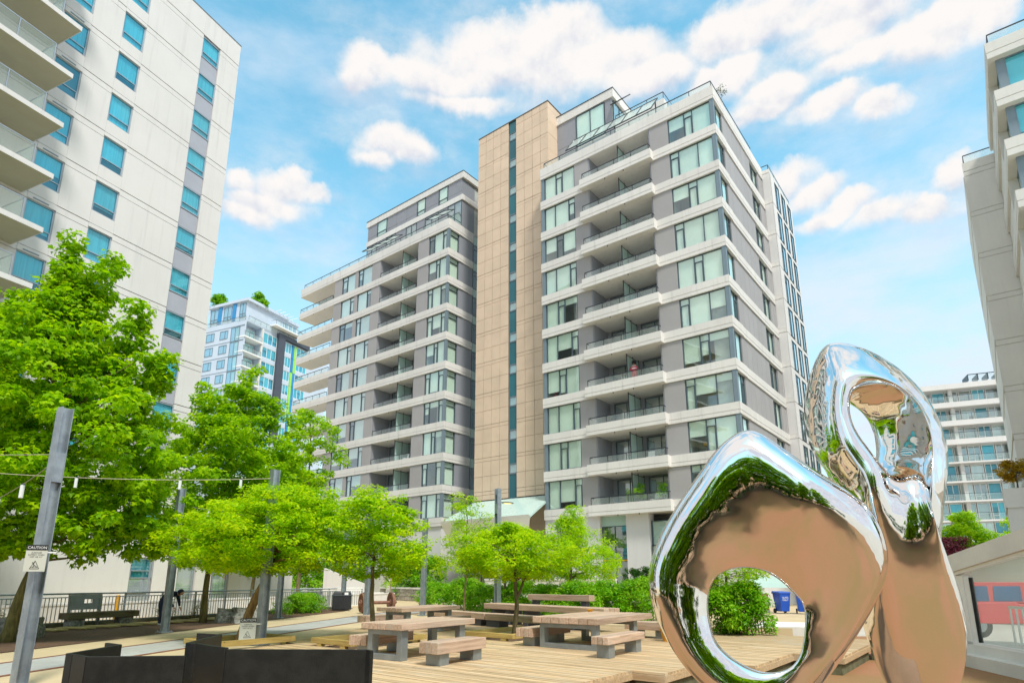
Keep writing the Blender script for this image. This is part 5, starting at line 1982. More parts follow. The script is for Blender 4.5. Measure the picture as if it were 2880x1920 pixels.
# ginkgos with flat layered crowns
GK = dict(shape='fan', up=1.3, droop=.25)
tree('ginkgo_tree', 'leaning broad ginkgo with flat yellow green crown above the black wall', (-7.35, 17.2), 1.75, 4.2,
     prof([(1.85, .3, .3, 1.2), (2.25, .35, .3, 2.2), (2.8, .4, .3, 2.75), (3.35, .6, .3, 2.35), (3.9, .85, .3, 1.7), (4.25, 1.1, .3, .6)]),
     520, 110, .34, .085, M_['ginkgo'], M_['barkg'], .135, 52, flat=.42, lean=(.62, .1), limbs=22, shell=.45, **GK)
tree('ginkgo_tree', 'rounded ginkgo standing right behind the nearest picnic table', tuple(UV(2.05, -26.6).xy), 1.55, 4.3,
     prof([(1.7, .1, 0, .6), (2.2, .1, 0, 1.3), (2.8, .1, 0, 1.55), (3.4, -.1, 0, 1.35), (3.95, -.2, 0, .75), (4.15, -.2, 0, .3)]),
     190, 105, .33, .085, M_['ginkgo'], M_['bark'], .075, 57, flat=.45, limbs=14, **GK)
tree('ginkgo_tree', 'slim spreading ginkgo in the planter frame before the long benches', (.11, 19.55), 1.35, 3.3,
     prof([(1.7, -.1, 0, .9), (2.0, -.1, 0, 1.7), (2.4, -.1, 0, 2.1), (2.85, -.1, 0, 1.7), (3.2, .0, 0, .8), (3.35, 0, 0, .3)]),
     230, 105, .33, .085, M_['ginkgo'], M_['bark'], .085, 61, flat=.42, limbs=14, forks=[((.55, .1, 2.1), .05)], **GK)
# light green young trees behind the hedge line
LM = dict(shape='lance', up=.9, droop=.4)
tree('young_tree', 'airy pointed young tree left of the lamp post, behind the tables', (-2.3, 31.0), 2.0, 6.2,
     prof([(2.0, .2, 0, 1.6), (3.0, .2, 0, 1.7), (3.9, .15, 0, 1.3), (4.8, .1, 0, 1.0), (5.6, .0, 0, .6), (6.3, 0, 0, .15)]),
     105, 60, .42, .15, M_['lime'], M_['bark'], .06, 66, limbs=30, flat=.5, **LM)
tree('young_tree', 'full light green tree in front of the storefront, left of the sculpture', (2.75, 29.5), 2.0, 5.2,
     prof([(1.7, .4, 0, 1.6), (2.4, .4, 0, 2.3), (3.1, .3, 0, 1.9), (3.9, .1, 0, 1.1), (4.6, .1, 0, .5), (5.15, .1, 0, .15)]),
     190, 75, .42, .15, M_['lime'], M_['bark'], .08, 71, limbs=18, flat=.5, **LM)
tree('young_tree', 'light green tree behind the slim ginkgo, below the glass canopy', (-.4, 33.0), 2.0, 4.6,
     prof([(1.7, .2, 0, 1.4), (2.6, .2, 0, 2.2), (3.4, .2, 0, 1.7), (4.4, .1, 0, .6)]),
     120, 70, .42, .15, M_['lime'], M_['bark'], .07, 73, limbs=12, flat=.5, **LM)
tree('young_tree', 'small tree seen through the ring of the sculpture, behind its bush', (6.9, 20.4), 1.5, 3.3,
     prof([(1.5, 0, 0, 1.0), (2.2, 0, 0, 1.7), (2.9, 0, 0, 1.3), (3.4, 0, 0, .4)]),
     130, 75, .36, .12, M_['lime'], M_['bark'], .055, 78, limbs=12, flat=.5, **LM)
tree('young_tree', 'tiny staked tree in front of the rubble stone wall', (-9.2, 47.5), 1.2, 2.6,
     prof([(1.2, 0, 0, .35), (2.0, 0, 0, .5), (2.7, 0, 0, .15)]), 26, 60, .3, .12, M_['lime'], M_['barkg'], .045, 79, limbs=5, **LM)
tree('shade_tree', 'bright green tree between the sculpture and the far balconies', (40.5, 55.0), 2.0, 7.6,
     prof([(2.0, 0, 0, 1.8), (4.0, 0, 0, 2.6), (5.8, 0, 0, 1.9), (7.4, 0, 0, .5)]),
     170, 80, .7, .26, M_['lime'], M_['bark'], .12, 83, limbs=10)
tree('shade_tree', 'green tree partly hidden by the grey building, far right', (46.0, 55.0), 2.0, 8.2,
     prof([(2.0, 0, 0, 1.6), (4.5, 0, 0, 2.2), (6.5, 0, 0, 1.5), (8.2, 0, 0, .4)]),
     110, 70, .7, .26, M_['lime'], M_['bark'], .12, 85, limbs=10)
tree('red_maple', 'dark crimson spreading tree above the sloping shelter roof', (21.0, 30.0), .9, 3.9,
     prof([(1.3, 0, 0, 1.9), (2.2, 0, 0, 2.2), (3.0, .0, 0, 1.6), (3.6, .0, 0, .6)]),
     190, 90, .4, .14, M_['redleaf'], M_['bark'], .08, 88, limbs=10, shape='lance', flat=.35)
tree('terrace_tree', 'small golden leaved tree on the terrace of the grey building', (27.0, 32.5), .7, 2.0,
     prof([(.8, 0, 0, .45), (1.4, .0, 0, .9), (1.9, 0, 0, .5)]), 60, 60, .26, .11, M_['goldleaf'], M_['bark'], .035, 91, limbs=8, z0=6.0)
for i, (x, y, z, ll) in enumerate(((-61.5, 119.0, 57.0, 'left rooftop shrub on the distant glass tower'), (-53.0, 118.5, 56.8, 'right rooftop shrub on the distant glass tower'))):
    tree('roof_shrub', ll, (x, y), .6, 3.2, prof([(.4, 0, 0, 1.6), (1.6, 0, 0, 1.8), (3.2, 0, 0, .5)]), 46, 50, .7, .4, M_['hedge'], M_['bark'], .1, 95 + i, limbs=6, z0=z, cat='shrub', group='rooftop shrubs on the glass tower')
rt_ = UV(-.15, 1.6)
tree('roof_plant', 'thin twiggy plant poking over the roof corner of the right block', (rt_.x, rt_.y), .25, .9, prof([(.3, 0, 0, .25), (.7, 0, 0, .45), (.9, 0, 0, .2)]), 12, 12, .2, .09, M_['darkhedge'], M_['bark'], .015, 99, limbs=8, z0=36.0, cat='plant')


def mound(name, label, cat, pts, w, h, n, per, clr, leaf, m, seed, shape='diamond', boxy=False, up=.7, group=None, flat=.8, twigs=30):
    """hedge or bush along a path of ground points"""
    P_ = [Vector((x, y, 0)) for x, y in pts]
    c = sum(P_, Vector()) / len(P_)
    t = thing(name, label, cat, (c.x, c.y, 0), 0, group)
    r = np.random.default_rng(seed)
    L = [(P_[i + 1] - P_[i]).length for i in range(len(P_) - 1)] or [0]
    tot = sum(L)
    cent = []
    tries = 0
    while len(cent) < n and tries < n * 50:
        tries += 1
        s = r.uniform(0, tot) if tot else 0
        i = 0
        while i < len(L) - 1 and s > L[i]:
            s -= L[i]; i += 1
        p = P_[i].lerp(P_[i + 1], s / L[i]) if tot else P_[0]
        if boxy:
            dx, dy, z = r.uniform(-1, 1) * w / 2, r.uniform(-1, 1) * w / 2, r.uniform(.1, 1) * h
            if max(abs(dx), abs(dy)) < w * .32 and z < h * .8: continue
        else:
            a = r.uniform(0, 2 * math.pi); q = r.uniform(.0, 1)
            hz = h * (1 + .14 * math.sin(p.x * 1.9 + seed) + .10 * math.sin(p.y * 3.1 + seed))
            z = r.uniform(.08, 1.0) * hz
            lim = w / 2 * math.sqrt(max(0, 1 - max(0, z / hz - .35) ** 2 * 2.0))
            q = lim * (.55 + .45 * q)
            dx, dy = q * math.cos(a), q * math.sin(a)
            if r.uniform() < .35: dx *= .4; dy *= .4; z = hz * r.uniform(.86, 1.0)
        cent.append((p.x - c.x + dx, p.y - c.y + dy, z))
    cent = np.array(cent)
    rad = clr * r.uniform(.6, 1.25, size=len(cent))
    pos, nr = clusters_to_leaves(cent, rad, per, r, flat, up)
    keep = pos[:, 2] > .02
    put('foliage', leaf_mesh('foliage', pos[keep], nr[keep], leaf, m, shape, seed, .2), t)
    b = MB()
    pr = random.Random(seed)
    for i in range(twigs):
        c1 = Vector(cent[pr.randrange(len(cent))])
        f = Vector((c1.x * .9 if not tot else c1.x + pr.uniform(-.2, .2), c1.y * .9 if not tot else c1.y + pr.uniform(-.2, .2), 0))
        b.tube(limb_path(f, c1, pr, .1, 3), [.018, .014, .01, .005], 5)
    b.build('stems', M_['bark'], t)
    return t


def uvp(u, v):
    p = UV(u, v); return (p.x, p.y)


HG = dict(shape='lance', up=.8)
mound('hedge', 'long leafy laurel hedge behind the timber seats', 'hedge', [(-5.6, 42.5), (-3.2, 37.6), (1.0, 32.0), (4.0, 27.0)], 2.6, 1.32, 620, 85, .30, .15, M_['hedge'], 101, **HG, twigs=60)
mound('hedge', 'laurel hedge nearer the sculpture, right of the high back beam', 'hedge', [(2.6, 26.6), (5.9, 26.2)], 2.4, 1.42, 240, 95, .30, .14, M_['hedge'], 104, **HG, twigs=30)
mound('bush', 'dense leafy bush seen through the ring of the sculpture', 'bush', [(6.3, 19.9), (7.6, 20.0)], 1.5, 1.35, 190, 105, .26, .125, M_['hedge'], 107, **HG, twigs=26)
mound('bush', 'low round dark green bush in front of the fence end', 'bush', [(-10.9, 31.5), (-10.75, 34.2)], 1.7, .72, 120, 85, .24, .11, M_['hedge'], 110, shape='lance', twigs=14)
mound('box_hedge', 'clipped square hedge before the storefront, left of the sculpture', 'hedge', [uvp(6.6, -2.6), uvp(2.6, -2.6)], 1.4, 2.35, 330, 85, .18, .08, M_['darkhedge'], 113, boxy=True, shape='diamond')
mound('hedge', 'tall leafy hedge standing on the rubble stone wall', 'hedge', [(-10.6, 55.2), (-5.9, 50.0)], 2.0, 3.2, 260, 80, .5, .24, M_['hedge'], 116, shape='lance', twigs=20)
mound('hedge', 'tall green hedge trees far behind the cross fence', 'hedge', [(-24, 62), (-14, 58)], 4, 5.2, 260, 70, .8, .36, M_['hedge'], 119, shape='lance', twigs=12)
for i, (t_, o_, h_, ll) in enumerate(((-1.9, .5, .75, 'wispy yellow green shrub left of the panel bench'), (3.9, .9, .7, 'wispy dry shrub right of the bent person'), (5.9, .5, .75, 'wispy shrub beside the straight maple trunk'), (-4.6, .8, .45, 'small weedy shrub at the fence curb behind the foreground post'))):
    p = fence_pt(t_, o_)
    mound('shrub', ll, 'shrub', [(p.x, p.y)], .8, h_, 20, 26, .2, .07, M_['dryleaf'], 130 + i, shape='lance', group='wispy shrubs in the mulch bed', twigs=16)
# weeds along the edge of the deck frame
# potted plants on the lowest balcony and behind the square table
for i, (x, y, z, h_, ll) in enumerate(((*UV(7.2, .25).xy, zt(KMAX), 1.5, 'tall potted plant at the divider of the lowest balcony'), (*UV(5.6, .25).xy, zt(KMAX), 1.6, 'bushy potted plant at the right end of the lowest balcony'))):
    t = tree('potted_plant', ll, (x, y), .4, h_, prof([(.5, 0, 0, .25), (1.0, 0, 0, .42), (h_, 0, 0, .15)]), 26, 40, .2, .11, M_['hedge'], M_['bark'], .02, 140 + i, limbs=6, z0=z - .2, cat='plant', shape='lance', group='potted plants on the lowest balcony')
    b = MB(); b.lathe([(.14, 0), (.2, .36), (.17, .36)], 14); b.build('pot', M_['dark'], t)
pp = UV(-4.0, -21.2)
t = tree('potted_plant', 'green plant in a yellow tub behind the broad square table', (pp.x, pp.y), .35, .8, prof([(.35, 0, 0, .12), (.6, 0, 0, .2), (.8, 0, 0, .1)]), 14, 30, .12, .09, M_['hedge'], M_['bark'], .015, 150, limbs=4, cat='plant', shape='lance')
b = MB(); b.lathe([(.14, 0), (.22, .34), (.19, .34)], 16); b.build('tub', M_['yellow'], t)
# trees and a hedge behind the photographer, they show in the chrome
for i, (x, y, h_, ll) in enumerate(((-8.5, -4.0, 8.5, 'outermost left'), (-3.8, -6.2, 9.5, 'left inner'), (.8, -7.0, 9.5, 'middle'), (5.2, -6.5, 9.0, 'right inner'), (10.5, -4.5, 8.0, 'outermost right'))):
    tree('street_tree', ll + ' tree of the row mirrored in the chrome sculpture', (x, y), 1.8, h_,
         prof([(.9, 0, 0, 2.0), (3.0, 0, 0, 3.2), (6, 0, 0, 2.7), (h_, 0, 0, .5)]), 260, 75, .65, .26, M_['maple'], M_['bark'], .15, 160 + i, limbs=10, group='trees mirrored in the sculpture', z0=-.4)
mound('hedge', 'dark hedge behind the camera, mirrored as a dark line in the sculpture', 'hedge', [(-14, -3.0), (-4, -4.6), (8, -4.4), (15, -2.0)], 1.4, 1.0, 260, 70, .34, .16, M_['darkhedge'], 171, shape='lance', twigs=10)

# ------------------------------------------------------------------ chrome sculpture
M_['plinth'] = mat('brown_plinth_stone', (.26, .15, .08), .7, .2, 2)
def closed_spline(pts, n):
    """periodic Catmull-Rom, n samples spread over the control points"""
    P_ = np.array(pts, float)
    m = len(P_)
    out = []
    for i in range(n):
        t_ = i / n * m
        k = int(t_); f = t_ - k
        a, b, c, d = P_[(k - 1) % m], P_[k % m], P_[(k + 1) % m], P_[(k + 2) % m]
        out.append(.5 * ((2 * b) + (-a + c) * f + (2 * a - 5 * b + 4 * c - d) * f * f + (-a + 3 * b - 3 * c + d) * f ** 3))
    return np.array(out)


def smooth_loop(a, it):
    for _ in range(it):
        a = .25 * np.roll(a, 1, 0) + .5 * a + .25 * np.roll(a, -1, 0)
    return a


# stations of the two rings in metres: outer rim, points of the front face, front lip, rear lip, back swell
FRONT = [
    ((2.128, 5.534, 3.015), (2.004, 5.233, 2.794), (1.989, 5.283, 2.255), (2.014, 5.430, 1.778), (2.050, 5.520, 1.817), (2.089, 5.927, 2.416)),
    ((1.940, 5.563, 2.885), (1.842, 5.269, 2.688), (1.866, 5.296, 2.200), (1.926, 5.430, 1.769), (1.958, 5.521, 1.805), (1.949, 5.942, 2.345)),
    ((1.811, 5.586, 2.731), (1.728, 5.288, 2.559), (1.780, 5.301, 2.131), (1.867, 5.430, 1.755), (1.895, 5.522, 1.786), (1.853, 5.954, 2.258)),
    ((1.649, 5.614, 2.507), (1.586, 5.320, 2.370), (1.675, 5.317, 2.023), (1.791, 5.430, 1.717), (1.816, 5.523, 1.742), (1.732, 5.940, 2.124)),
    ((1.520, 5.637, 2.331), (1.475, 5.343, 2.220), (1.599, 5.330, 1.934), (1.745, 5.430, 1.681), (1.766, 5.524, 1.701), (1.643, 5.926, 2.016)),
    ((1.406, 5.657, 2.148), (1.376, 5.360, 2.061), (1.534, 5.339, 1.831), (1.709, 5.430, 1.625), (1.727, 5.524, 1.640), (1.567, 5.919, 1.894)),
    ((1.304, 5.660, 1.959), (1.288, 5.364, 1.895), (1.478, 5.342, 1.716), (1.681, 5.430, 1.555), (1.696, 5.524, 1.565), (1.500, 5.910, 1.762)),
    ((1.236, 5.660, 1.772), (1.229, 5.365, 1.731), (1.442, 5.344, 1.599), (1.665, 5.430, 1.478), (1.679, 5.524, 1.484), (1.458, 5.903, 1.628)),
    ((1.218, 5.660, 1.609), (1.213, 5.366, 1.585), (1.433, 5.345, 1.484), (1.661, 5.430, 1.388), (1.675, 5.524, 1.390), (1.446, 5.898, 1.500)),
    ((1.246, 5.660, 1.420), (1.238, 5.368, 1.416), (1.449, 5.349, 1.354), (1.670, 5.430, 1.292), (1.684, 5.524, 1.290), (1.465, 5.883, 1.355)),
    ((1.310, 5.660, 1.234), (1.295, 5.371, 1.247), (1.489, 5.354, 1.218), (1.693, 5.430, 1.183), (1.709, 5.524, 1.177), (1.510, 5.866, 1.205)),
    ((1.400, 5.646, 1.052), (1.378, 5.367, 1.085), (1.555, 5.356, 1.098), (1.744, 5.430, 1.102), (1.762, 5.524, 1.092), (1.581, 5.844, 1.072)),
    ((1.539, 5.614, 0.849), (1.508, 5.357, 0.903), (1.658, 5.355, 0.971), (1.823, 5.430, 1.024), (1.843, 5.523, 1.009), (1.691, 5.816, 0.929)),
    ((1.717, 5.574, 0.694), (1.674, 5.342, 0.762), (1.787, 5.352, 0.870), (1.916, 5.430, 0.962), (1.941, 5.522, 0.942), (1.829, 5.791, 0.818)),
    ((1.970, 5.586, 0.592), (1.902, 5.355, 0.669), (1.960, 5.361, 0.796), (2.037, 5.430, 0.906), (2.068, 5.522, 0.884), (2.019, 5.789, 0.738)),
    ((2.279, 5.722, 0.546), (2.158, 5.420, 0.638), (2.147, 5.392, 0.774), (2.162, 5.430, 0.889), (2.200, 5.526, 0.866), (2.239, 5.856, 0.706)),
    ((2.573, 5.844, 0.592), (2.397, 5.475, 0.687), (2.319, 5.418, 0.809), (2.276, 5.430, 0.910), (2.322, 5.530, 0.888), (2.447, 5.914, 0.740)),
    ((2.802, 5.920, 0.705), (2.582, 5.510, 0.791), (2.445, 5.434, 0.878), (2.350, 5.430, 0.948), (2.402, 5.532, 0.930), (2.602, 5.953, 0.818)),
    ((2.978, 5.920, 0.899), (2.738, 5.521, 0.956), (2.546, 5.437, 0.988), (2.406, 5.430, 1.008), (2.462, 5.532, 0.995), (2.720, 5.965, 0.947)),
    ((3.178, 5.920, 1.141), (2.925, 5.558, 1.159), (2.650, 5.449, 1.118), (2.444, 5.430, 1.075), (2.506, 5.532, 1.068), (2.842, 6.008, 1.104)),
    ((3.348, 5.888, 1.396), (3.089, 5.567, 1.379), (2.739, 5.446, 1.271), (2.476, 5.430, 1.169), (2.542, 5.531, 1.168), (2.945, 6.040, 1.282)),
    ((3.434, 5.813, 1.608), (3.163, 5.501, 1.569), (2.785, 5.413, 1.417), (2.498, 5.430, 1.278), (2.566, 5.529, 1.282), (3.000, 6.033, 1.445)),
    ((3.466, 5.754, 1.774), (3.180, 5.434, 1.717), (2.799, 5.380, 1.530), (2.508, 5.430, 1.360), (2.577, 5.527, 1.368), (3.021, 6.022, 1.571)),
    ((3.431, 5.685, 1.968), (3.132, 5.344, 1.886), (2.777, 5.338, 1.651), (2.505, 5.430, 1.436), (2.573, 5.525, 1.449), (3.002, 6.001, 1.708)),
    ((3.339, 5.610, 2.175), (3.031, 5.242, 2.061), (2.723, 5.291, 1.764), (2.486, 5.430, 1.492), (2.552, 5.523, 1.510), (2.945, 5.966, 1.842)),
    ((3.188, 5.546, 2.351), (2.885, 5.155, 2.207), (2.636, 5.252, 1.857), (2.448, 5.430, 1.534), (2.509, 5.521, 1.556), (2.849, 5.933, 1.953)),
    ((2.981, 5.497, 2.482), (2.696, 5.090, 2.318), (2.518, 5.223, 1.945), (2.389, 5.430, 1.597), (2.445, 5.519, 1.622), (2.713, 5.908, 2.052)),
    ((2.751, 5.462, 2.614), (2.493, 5.044, 2.431), (2.387, 5.202, 2.032), (2.323, 5.430, 1.660), (2.373, 5.518, 1.689), (2.562, 5.890, 2.151)),
    ((2.550, 5.486, 2.774), (2.341, 5.107, 2.574), (2.270, 5.229, 2.126), (2.242, 5.430, 1.717), (2.287, 5.519, 1.750), (2.419, 5.902, 2.262)),
    ((2.388, 5.505, 2.912), (2.215, 5.158, 2.696), (2.173, 5.250, 2.200), (2.172, 5.430, 1.752), (2.214, 5.520, 1.789), (2.301, 5.912, 2.350)),
    ((2.262, 5.519, 3.000), (2.113, 5.195, 2.776), (2.079, 5.267, 2.246), (2.087, 5.430, 1.774), (2.126, 5.520, 1.812), (2.194, 5.920, 2.406)),
]
# the taller ring behind, with a wide inner wall, runs down into the right leg
REAR = [
    ((3.465, 6.348, 4.196), (3.252, 5.736, 3.633), (3.417, 5.872, 3.450), (3.387, 6.544, 3.497), (3.422, 6.749, 3.812)),
    ((3.380, 6.327, 4.090), (3.206, 5.729, 3.565), (3.388, 5.865, 3.396), (3.361, 6.534, 3.449), (3.369, 6.732, 3.737)),
    ((3.287, 6.286, 3.879), (3.169, 5.732, 3.459), (3.359, 5.850, 3.333), (3.332, 6.513, 3.391), (3.312, 6.685, 3.611)),
    ((3.206, 6.236, 3.632), (3.141, 5.727, 3.323), (3.343, 5.833, 3.246), (3.316, 6.488, 3.313), (3.266, 6.635, 3.456)),
    ((3.155, 6.181, 3.366), (3.132, 5.717, 3.185), (3.341, 5.814, 3.172), (3.310, 6.461, 3.245), (3.240, 6.583, 3.299)),
    ((3.134, 6.121, 3.084), (3.132, 5.690, 3.028), (3.350, 5.792, 3.087), (3.314, 6.431, 3.167), (3.233, 6.537, 3.130)),
    ((3.149, 6.077, 2.885), (3.152, 5.660, 2.900), (3.381, 5.777, 2.999), (3.339, 6.408, 3.088), (3.254, 6.511, 2.997)),
    ((3.200, 6.044, 2.740), (3.194, 5.641, 2.799), (3.419, 5.765, 2.922), (3.371, 6.392, 3.019), (3.294, 6.489, 2.893)),
    ((3.290, 6.000, 2.550), (3.254, 5.616, 2.671), (3.463, 5.750, 2.830), (3.408, 6.370, 2.935), (3.355, 6.459, 2.762)),
    ((3.362, 6.025, 2.218), (3.279, 5.568, 2.487), (3.518, 5.750, 2.753), (3.458, 6.370, 2.867), (3.414, 6.513, 2.575)),
    ((3.428, 6.125, 1.786), (3.342, 5.617, 2.280), (3.573, 5.750, 2.682), (3.507, 6.370, 2.804), (3.471, 6.558, 2.346)),
    ((3.471, 6.255, 1.225), (3.398, 5.682, 2.020), (3.627, 5.750, 2.610), (3.557, 6.370, 2.740), (3.518, 6.616, 2.058)),
    ((3.559, 6.335, 0.879), (3.465, 5.722, 1.861), (3.675, 5.750, 2.567), (3.600, 6.370, 2.702), (3.582, 6.652, 1.882)),
    ((3.714, 6.425, 0.491), (3.554, 5.767, 1.695), (3.714, 5.750, 2.543), (3.635, 6.370, 2.681), (3.671, 6.693, 1.695)),
    ((3.980, 6.460, 0.340), (3.678, 5.785, 1.627), (3.744, 5.750, 2.528), (3.662, 6.370, 2.667), (3.805, 6.708, 1.620)),
    ((4.291, 6.445, 0.404), (3.817, 5.777, 1.650), (3.776, 5.750, 2.524), (3.690, 6.370, 2.663), (3.960, 6.702, 1.647)),
    ((4.451, 6.380, 0.685), (3.894, 5.745, 1.765), (3.809, 5.750, 2.530), (3.719, 6.370, 2.669), (4.048, 6.673, 1.776)),
    ((4.482, 6.300, 1.030), (3.917, 5.705, 1.912), (3.838, 5.750, 2.552), (3.745, 6.370, 2.688), (4.077, 6.636, 1.942)),
    ((4.425, 6.225, 1.354), (3.903, 5.668, 2.051), (3.863, 5.750, 2.573), (3.766, 6.370, 2.708), (4.063, 6.603, 2.099)),
    ((4.324, 6.170, 1.592), (3.872, 5.640, 2.164), (3.886, 5.750, 2.610), (3.786, 6.370, 2.740), (4.028, 6.578, 2.224)),
    ((4.215, 6.130, 1.765), (3.839, 5.620, 2.250), (3.908, 5.750, 2.643), (3.805, 6.370, 2.769), (3.990, 6.560, 2.317)),
    ((4.195, 6.080, 1.981), (3.837, 5.595, 2.358), (3.925, 5.750, 2.687), (3.820, 6.370, 2.808), (3.989, 6.537, 2.436)),
    ((4.216, 6.030, 2.197), (3.851, 5.570, 2.466), (3.943, 5.750, 2.731), (3.835, 6.370, 2.847), (4.006, 6.515, 2.555)),
    ((4.256, 6.000, 2.438), (3.914, 5.614, 2.601), (3.958, 5.750, 2.786), (3.847, 6.370, 2.896), (4.031, 6.460, 2.690)),
    ((4.341, 6.028, 2.668), (3.984, 5.665, 2.745), (3.979, 5.760, 2.865), (3.867, 6.384, 2.967), (4.080, 6.454, 2.833)),
    ((4.412, 6.071, 2.861), (4.032, 5.704, 2.877), (3.999, 5.775, 2.958), (3.887, 6.406, 3.051), (4.123, 6.474, 2.966)),
    ((4.443, 6.115, 3.059), (4.059, 5.744, 3.019), (4.010, 5.790, 3.063), (3.899, 6.428, 3.146), (4.143, 6.494, 3.107)),
    ((4.440, 6.160, 3.263), (4.063, 5.781, 3.170), (4.004, 5.806, 3.181), (3.896, 6.450, 3.252), (4.141, 6.515, 3.257)),
    ((4.407, 6.203, 3.472), (4.038, 5.811, 3.316), (3.979, 5.821, 3.290), (3.876, 6.472, 3.349), (4.115, 6.541, 3.404)),
    ((4.330, 6.243, 3.664), (3.971, 5.828, 3.448), (3.925, 5.835, 3.391), (3.830, 6.492, 3.441), (4.055, 6.572, 3.542)),
    ((4.203, 6.283, 3.865), (3.863, 5.826, 3.561), (3.854, 5.849, 3.466), (3.769, 6.512, 3.509), (3.964, 6.616, 3.669)),
    ((4.046, 6.313, 4.019), (3.731, 5.812, 3.639), (3.766, 5.860, 3.517), (3.693, 6.527, 3.555), (3.852, 6.658, 3.764)),
    ((3.878, 6.338, 4.147), (3.579, 5.793, 3.690), (3.650, 5.868, 3.541), (3.592, 6.539, 3.577), (3.721, 6.699, 3.834)),
    ((3.695, 6.352, 4.219), (3.424, 5.768, 3.695), (3.536, 5.873, 3.524), (3.492, 6.546, 3.563), (3.584, 6.731, 3.858)),
    ((3.559, 6.353, 4.225), (3.323, 5.749, 3.672), (3.469, 5.874, 3.493), (3.433, 6.547, 3.536), (3.490, 6.745, 3.846)),
]


sc_ = thing('chrome_sculpture', 'large mirror polished sculpture of two linked teardrop rings', 'sculpture', (0, 0, 0))
def shaped_ring(name, stations, parent, m, NT=220, NC=48, sm=4, relax=14):
    cols = [[st_[q] for st_ in stations] for q in range(len(stations[0]))]
    cols = [smooth_loop(closed_spline(np.array(c), NT), sm) for c in cols]
    V = []
    for i in range(NT):
        V += [tuple(q) for q in closed_spline([c[i] for c in cols], NC)]
    F = []
    for i in range(NT):
        j = (i + 1) % NT
        for k in range(NC):
            l = (k + 1) % NC
            F.append((i * NC + k, i * NC + l, j * NC + l, j * NC + k))
    me = bpy.data.meshes.new(name)
    me.from_pydata(V, [], F)
    me.materials.append(m)
    me.polygons.foreach_set('use_smooth', [True] * len(F))
    bm = bmesh.new(); bm.from_mesh(me)
    for _ in range(relax):
        bmesh.ops.smooth_vert(bm, verts=bm.verts, factor=.5, use_axis_x=True, use_axis_y=True, use_axis_z=True)
    bmesh.ops.recalc_face_normals(bm, faces=bm.faces)
    bm.to_mesh(me); bm.free()
    return put(name, me, parent)


shaped_ring('front_ring', FRONT, sc_, M_['chrome'], sm=8, relax=22)
shaped_ring('rear_ring', REAR, sc_, M_['chrome'])
b = MB(); b.box(2.0, 4.1, 5.75, 6.9, -.43, .36)
tag(b.build('sculpture_plinth', M_['plinth'], bevel=.02), 'brown stone plinth block under the chrome sculpture', 'plinth')

# ------------------------------------------------------------------ black steel wall pieces in the foreground
def wall_piece(name, label, plan, ztop, th=.05, m=None, flange=None):
    """upright steel plates following a plan polyline, each plate a part"""
    t = thing(name, label, 'wall', (plan[0][0][0], plan[0][0][1], 0), 0, 'black steel wall units in the foreground')
    ox, oy = plan[0][0]
    for (p, q, zt_) in plan:
        p_, q_ = Vector((p[0] - ox, p[1] - oy, 0)), Vector((q[0] - ox, q[1] - oy, 0))
        d = (q_ - p_).normalized(); n_ = Vector((-d.y, d.x, 0)) * th / 2
        b = MB()
        b.hexa([p_ - n_, q_ - n_, q_ + n_, p_ + n_] + [v_ + Vector((0, 0, zt_)) for v_ in (p_ - n_, q_ - n_, q_ + n_, p_ + n_)])
        b.build('plate', M_['black'], t, bevel=.006)
    return t


Zt = .62
a0, a1, a3, a4, back = (-6.42, 10.56), (-6.41, 9.31), (-5.86, 8.93), (-4.57, 9.05), (-6.84, 10.85)
wall_piece('steel_wall', 'left black steel wall unit, lower one with its folded back plate in view',
           [(a1, a0, Zt), (a0, back, Zt), (a1, (a1[0] + .14, a1[1] - .06), Zt), ((a1[0] + .17, a1[1] - .09), a3, Zt), (a3, a4, Zt)], Zt)
c0, c1, c3, c4, cb_ = (-5.31, 11.71), (-5.16, 10.22), (-4.19, 9.48), (-2.12, 9.44), (-5.89, 12.02)
wall_piece('steel_wall', 'right black steel wall unit, the taller and nearer one below the lower caution sign',
           [(c1, c0, Zt + .06), (c0, cb_, Zt + .06), (c1, (c1[0] + .17, c1[1] - .07), Zt + .06), ((c1[0] + .22, c1[1] - .11), c3, Zt + .06), (c3, c4, Zt + .04), (c4, (c4[0] + .10, c4[1] - .12), Zt + .04)], Zt)

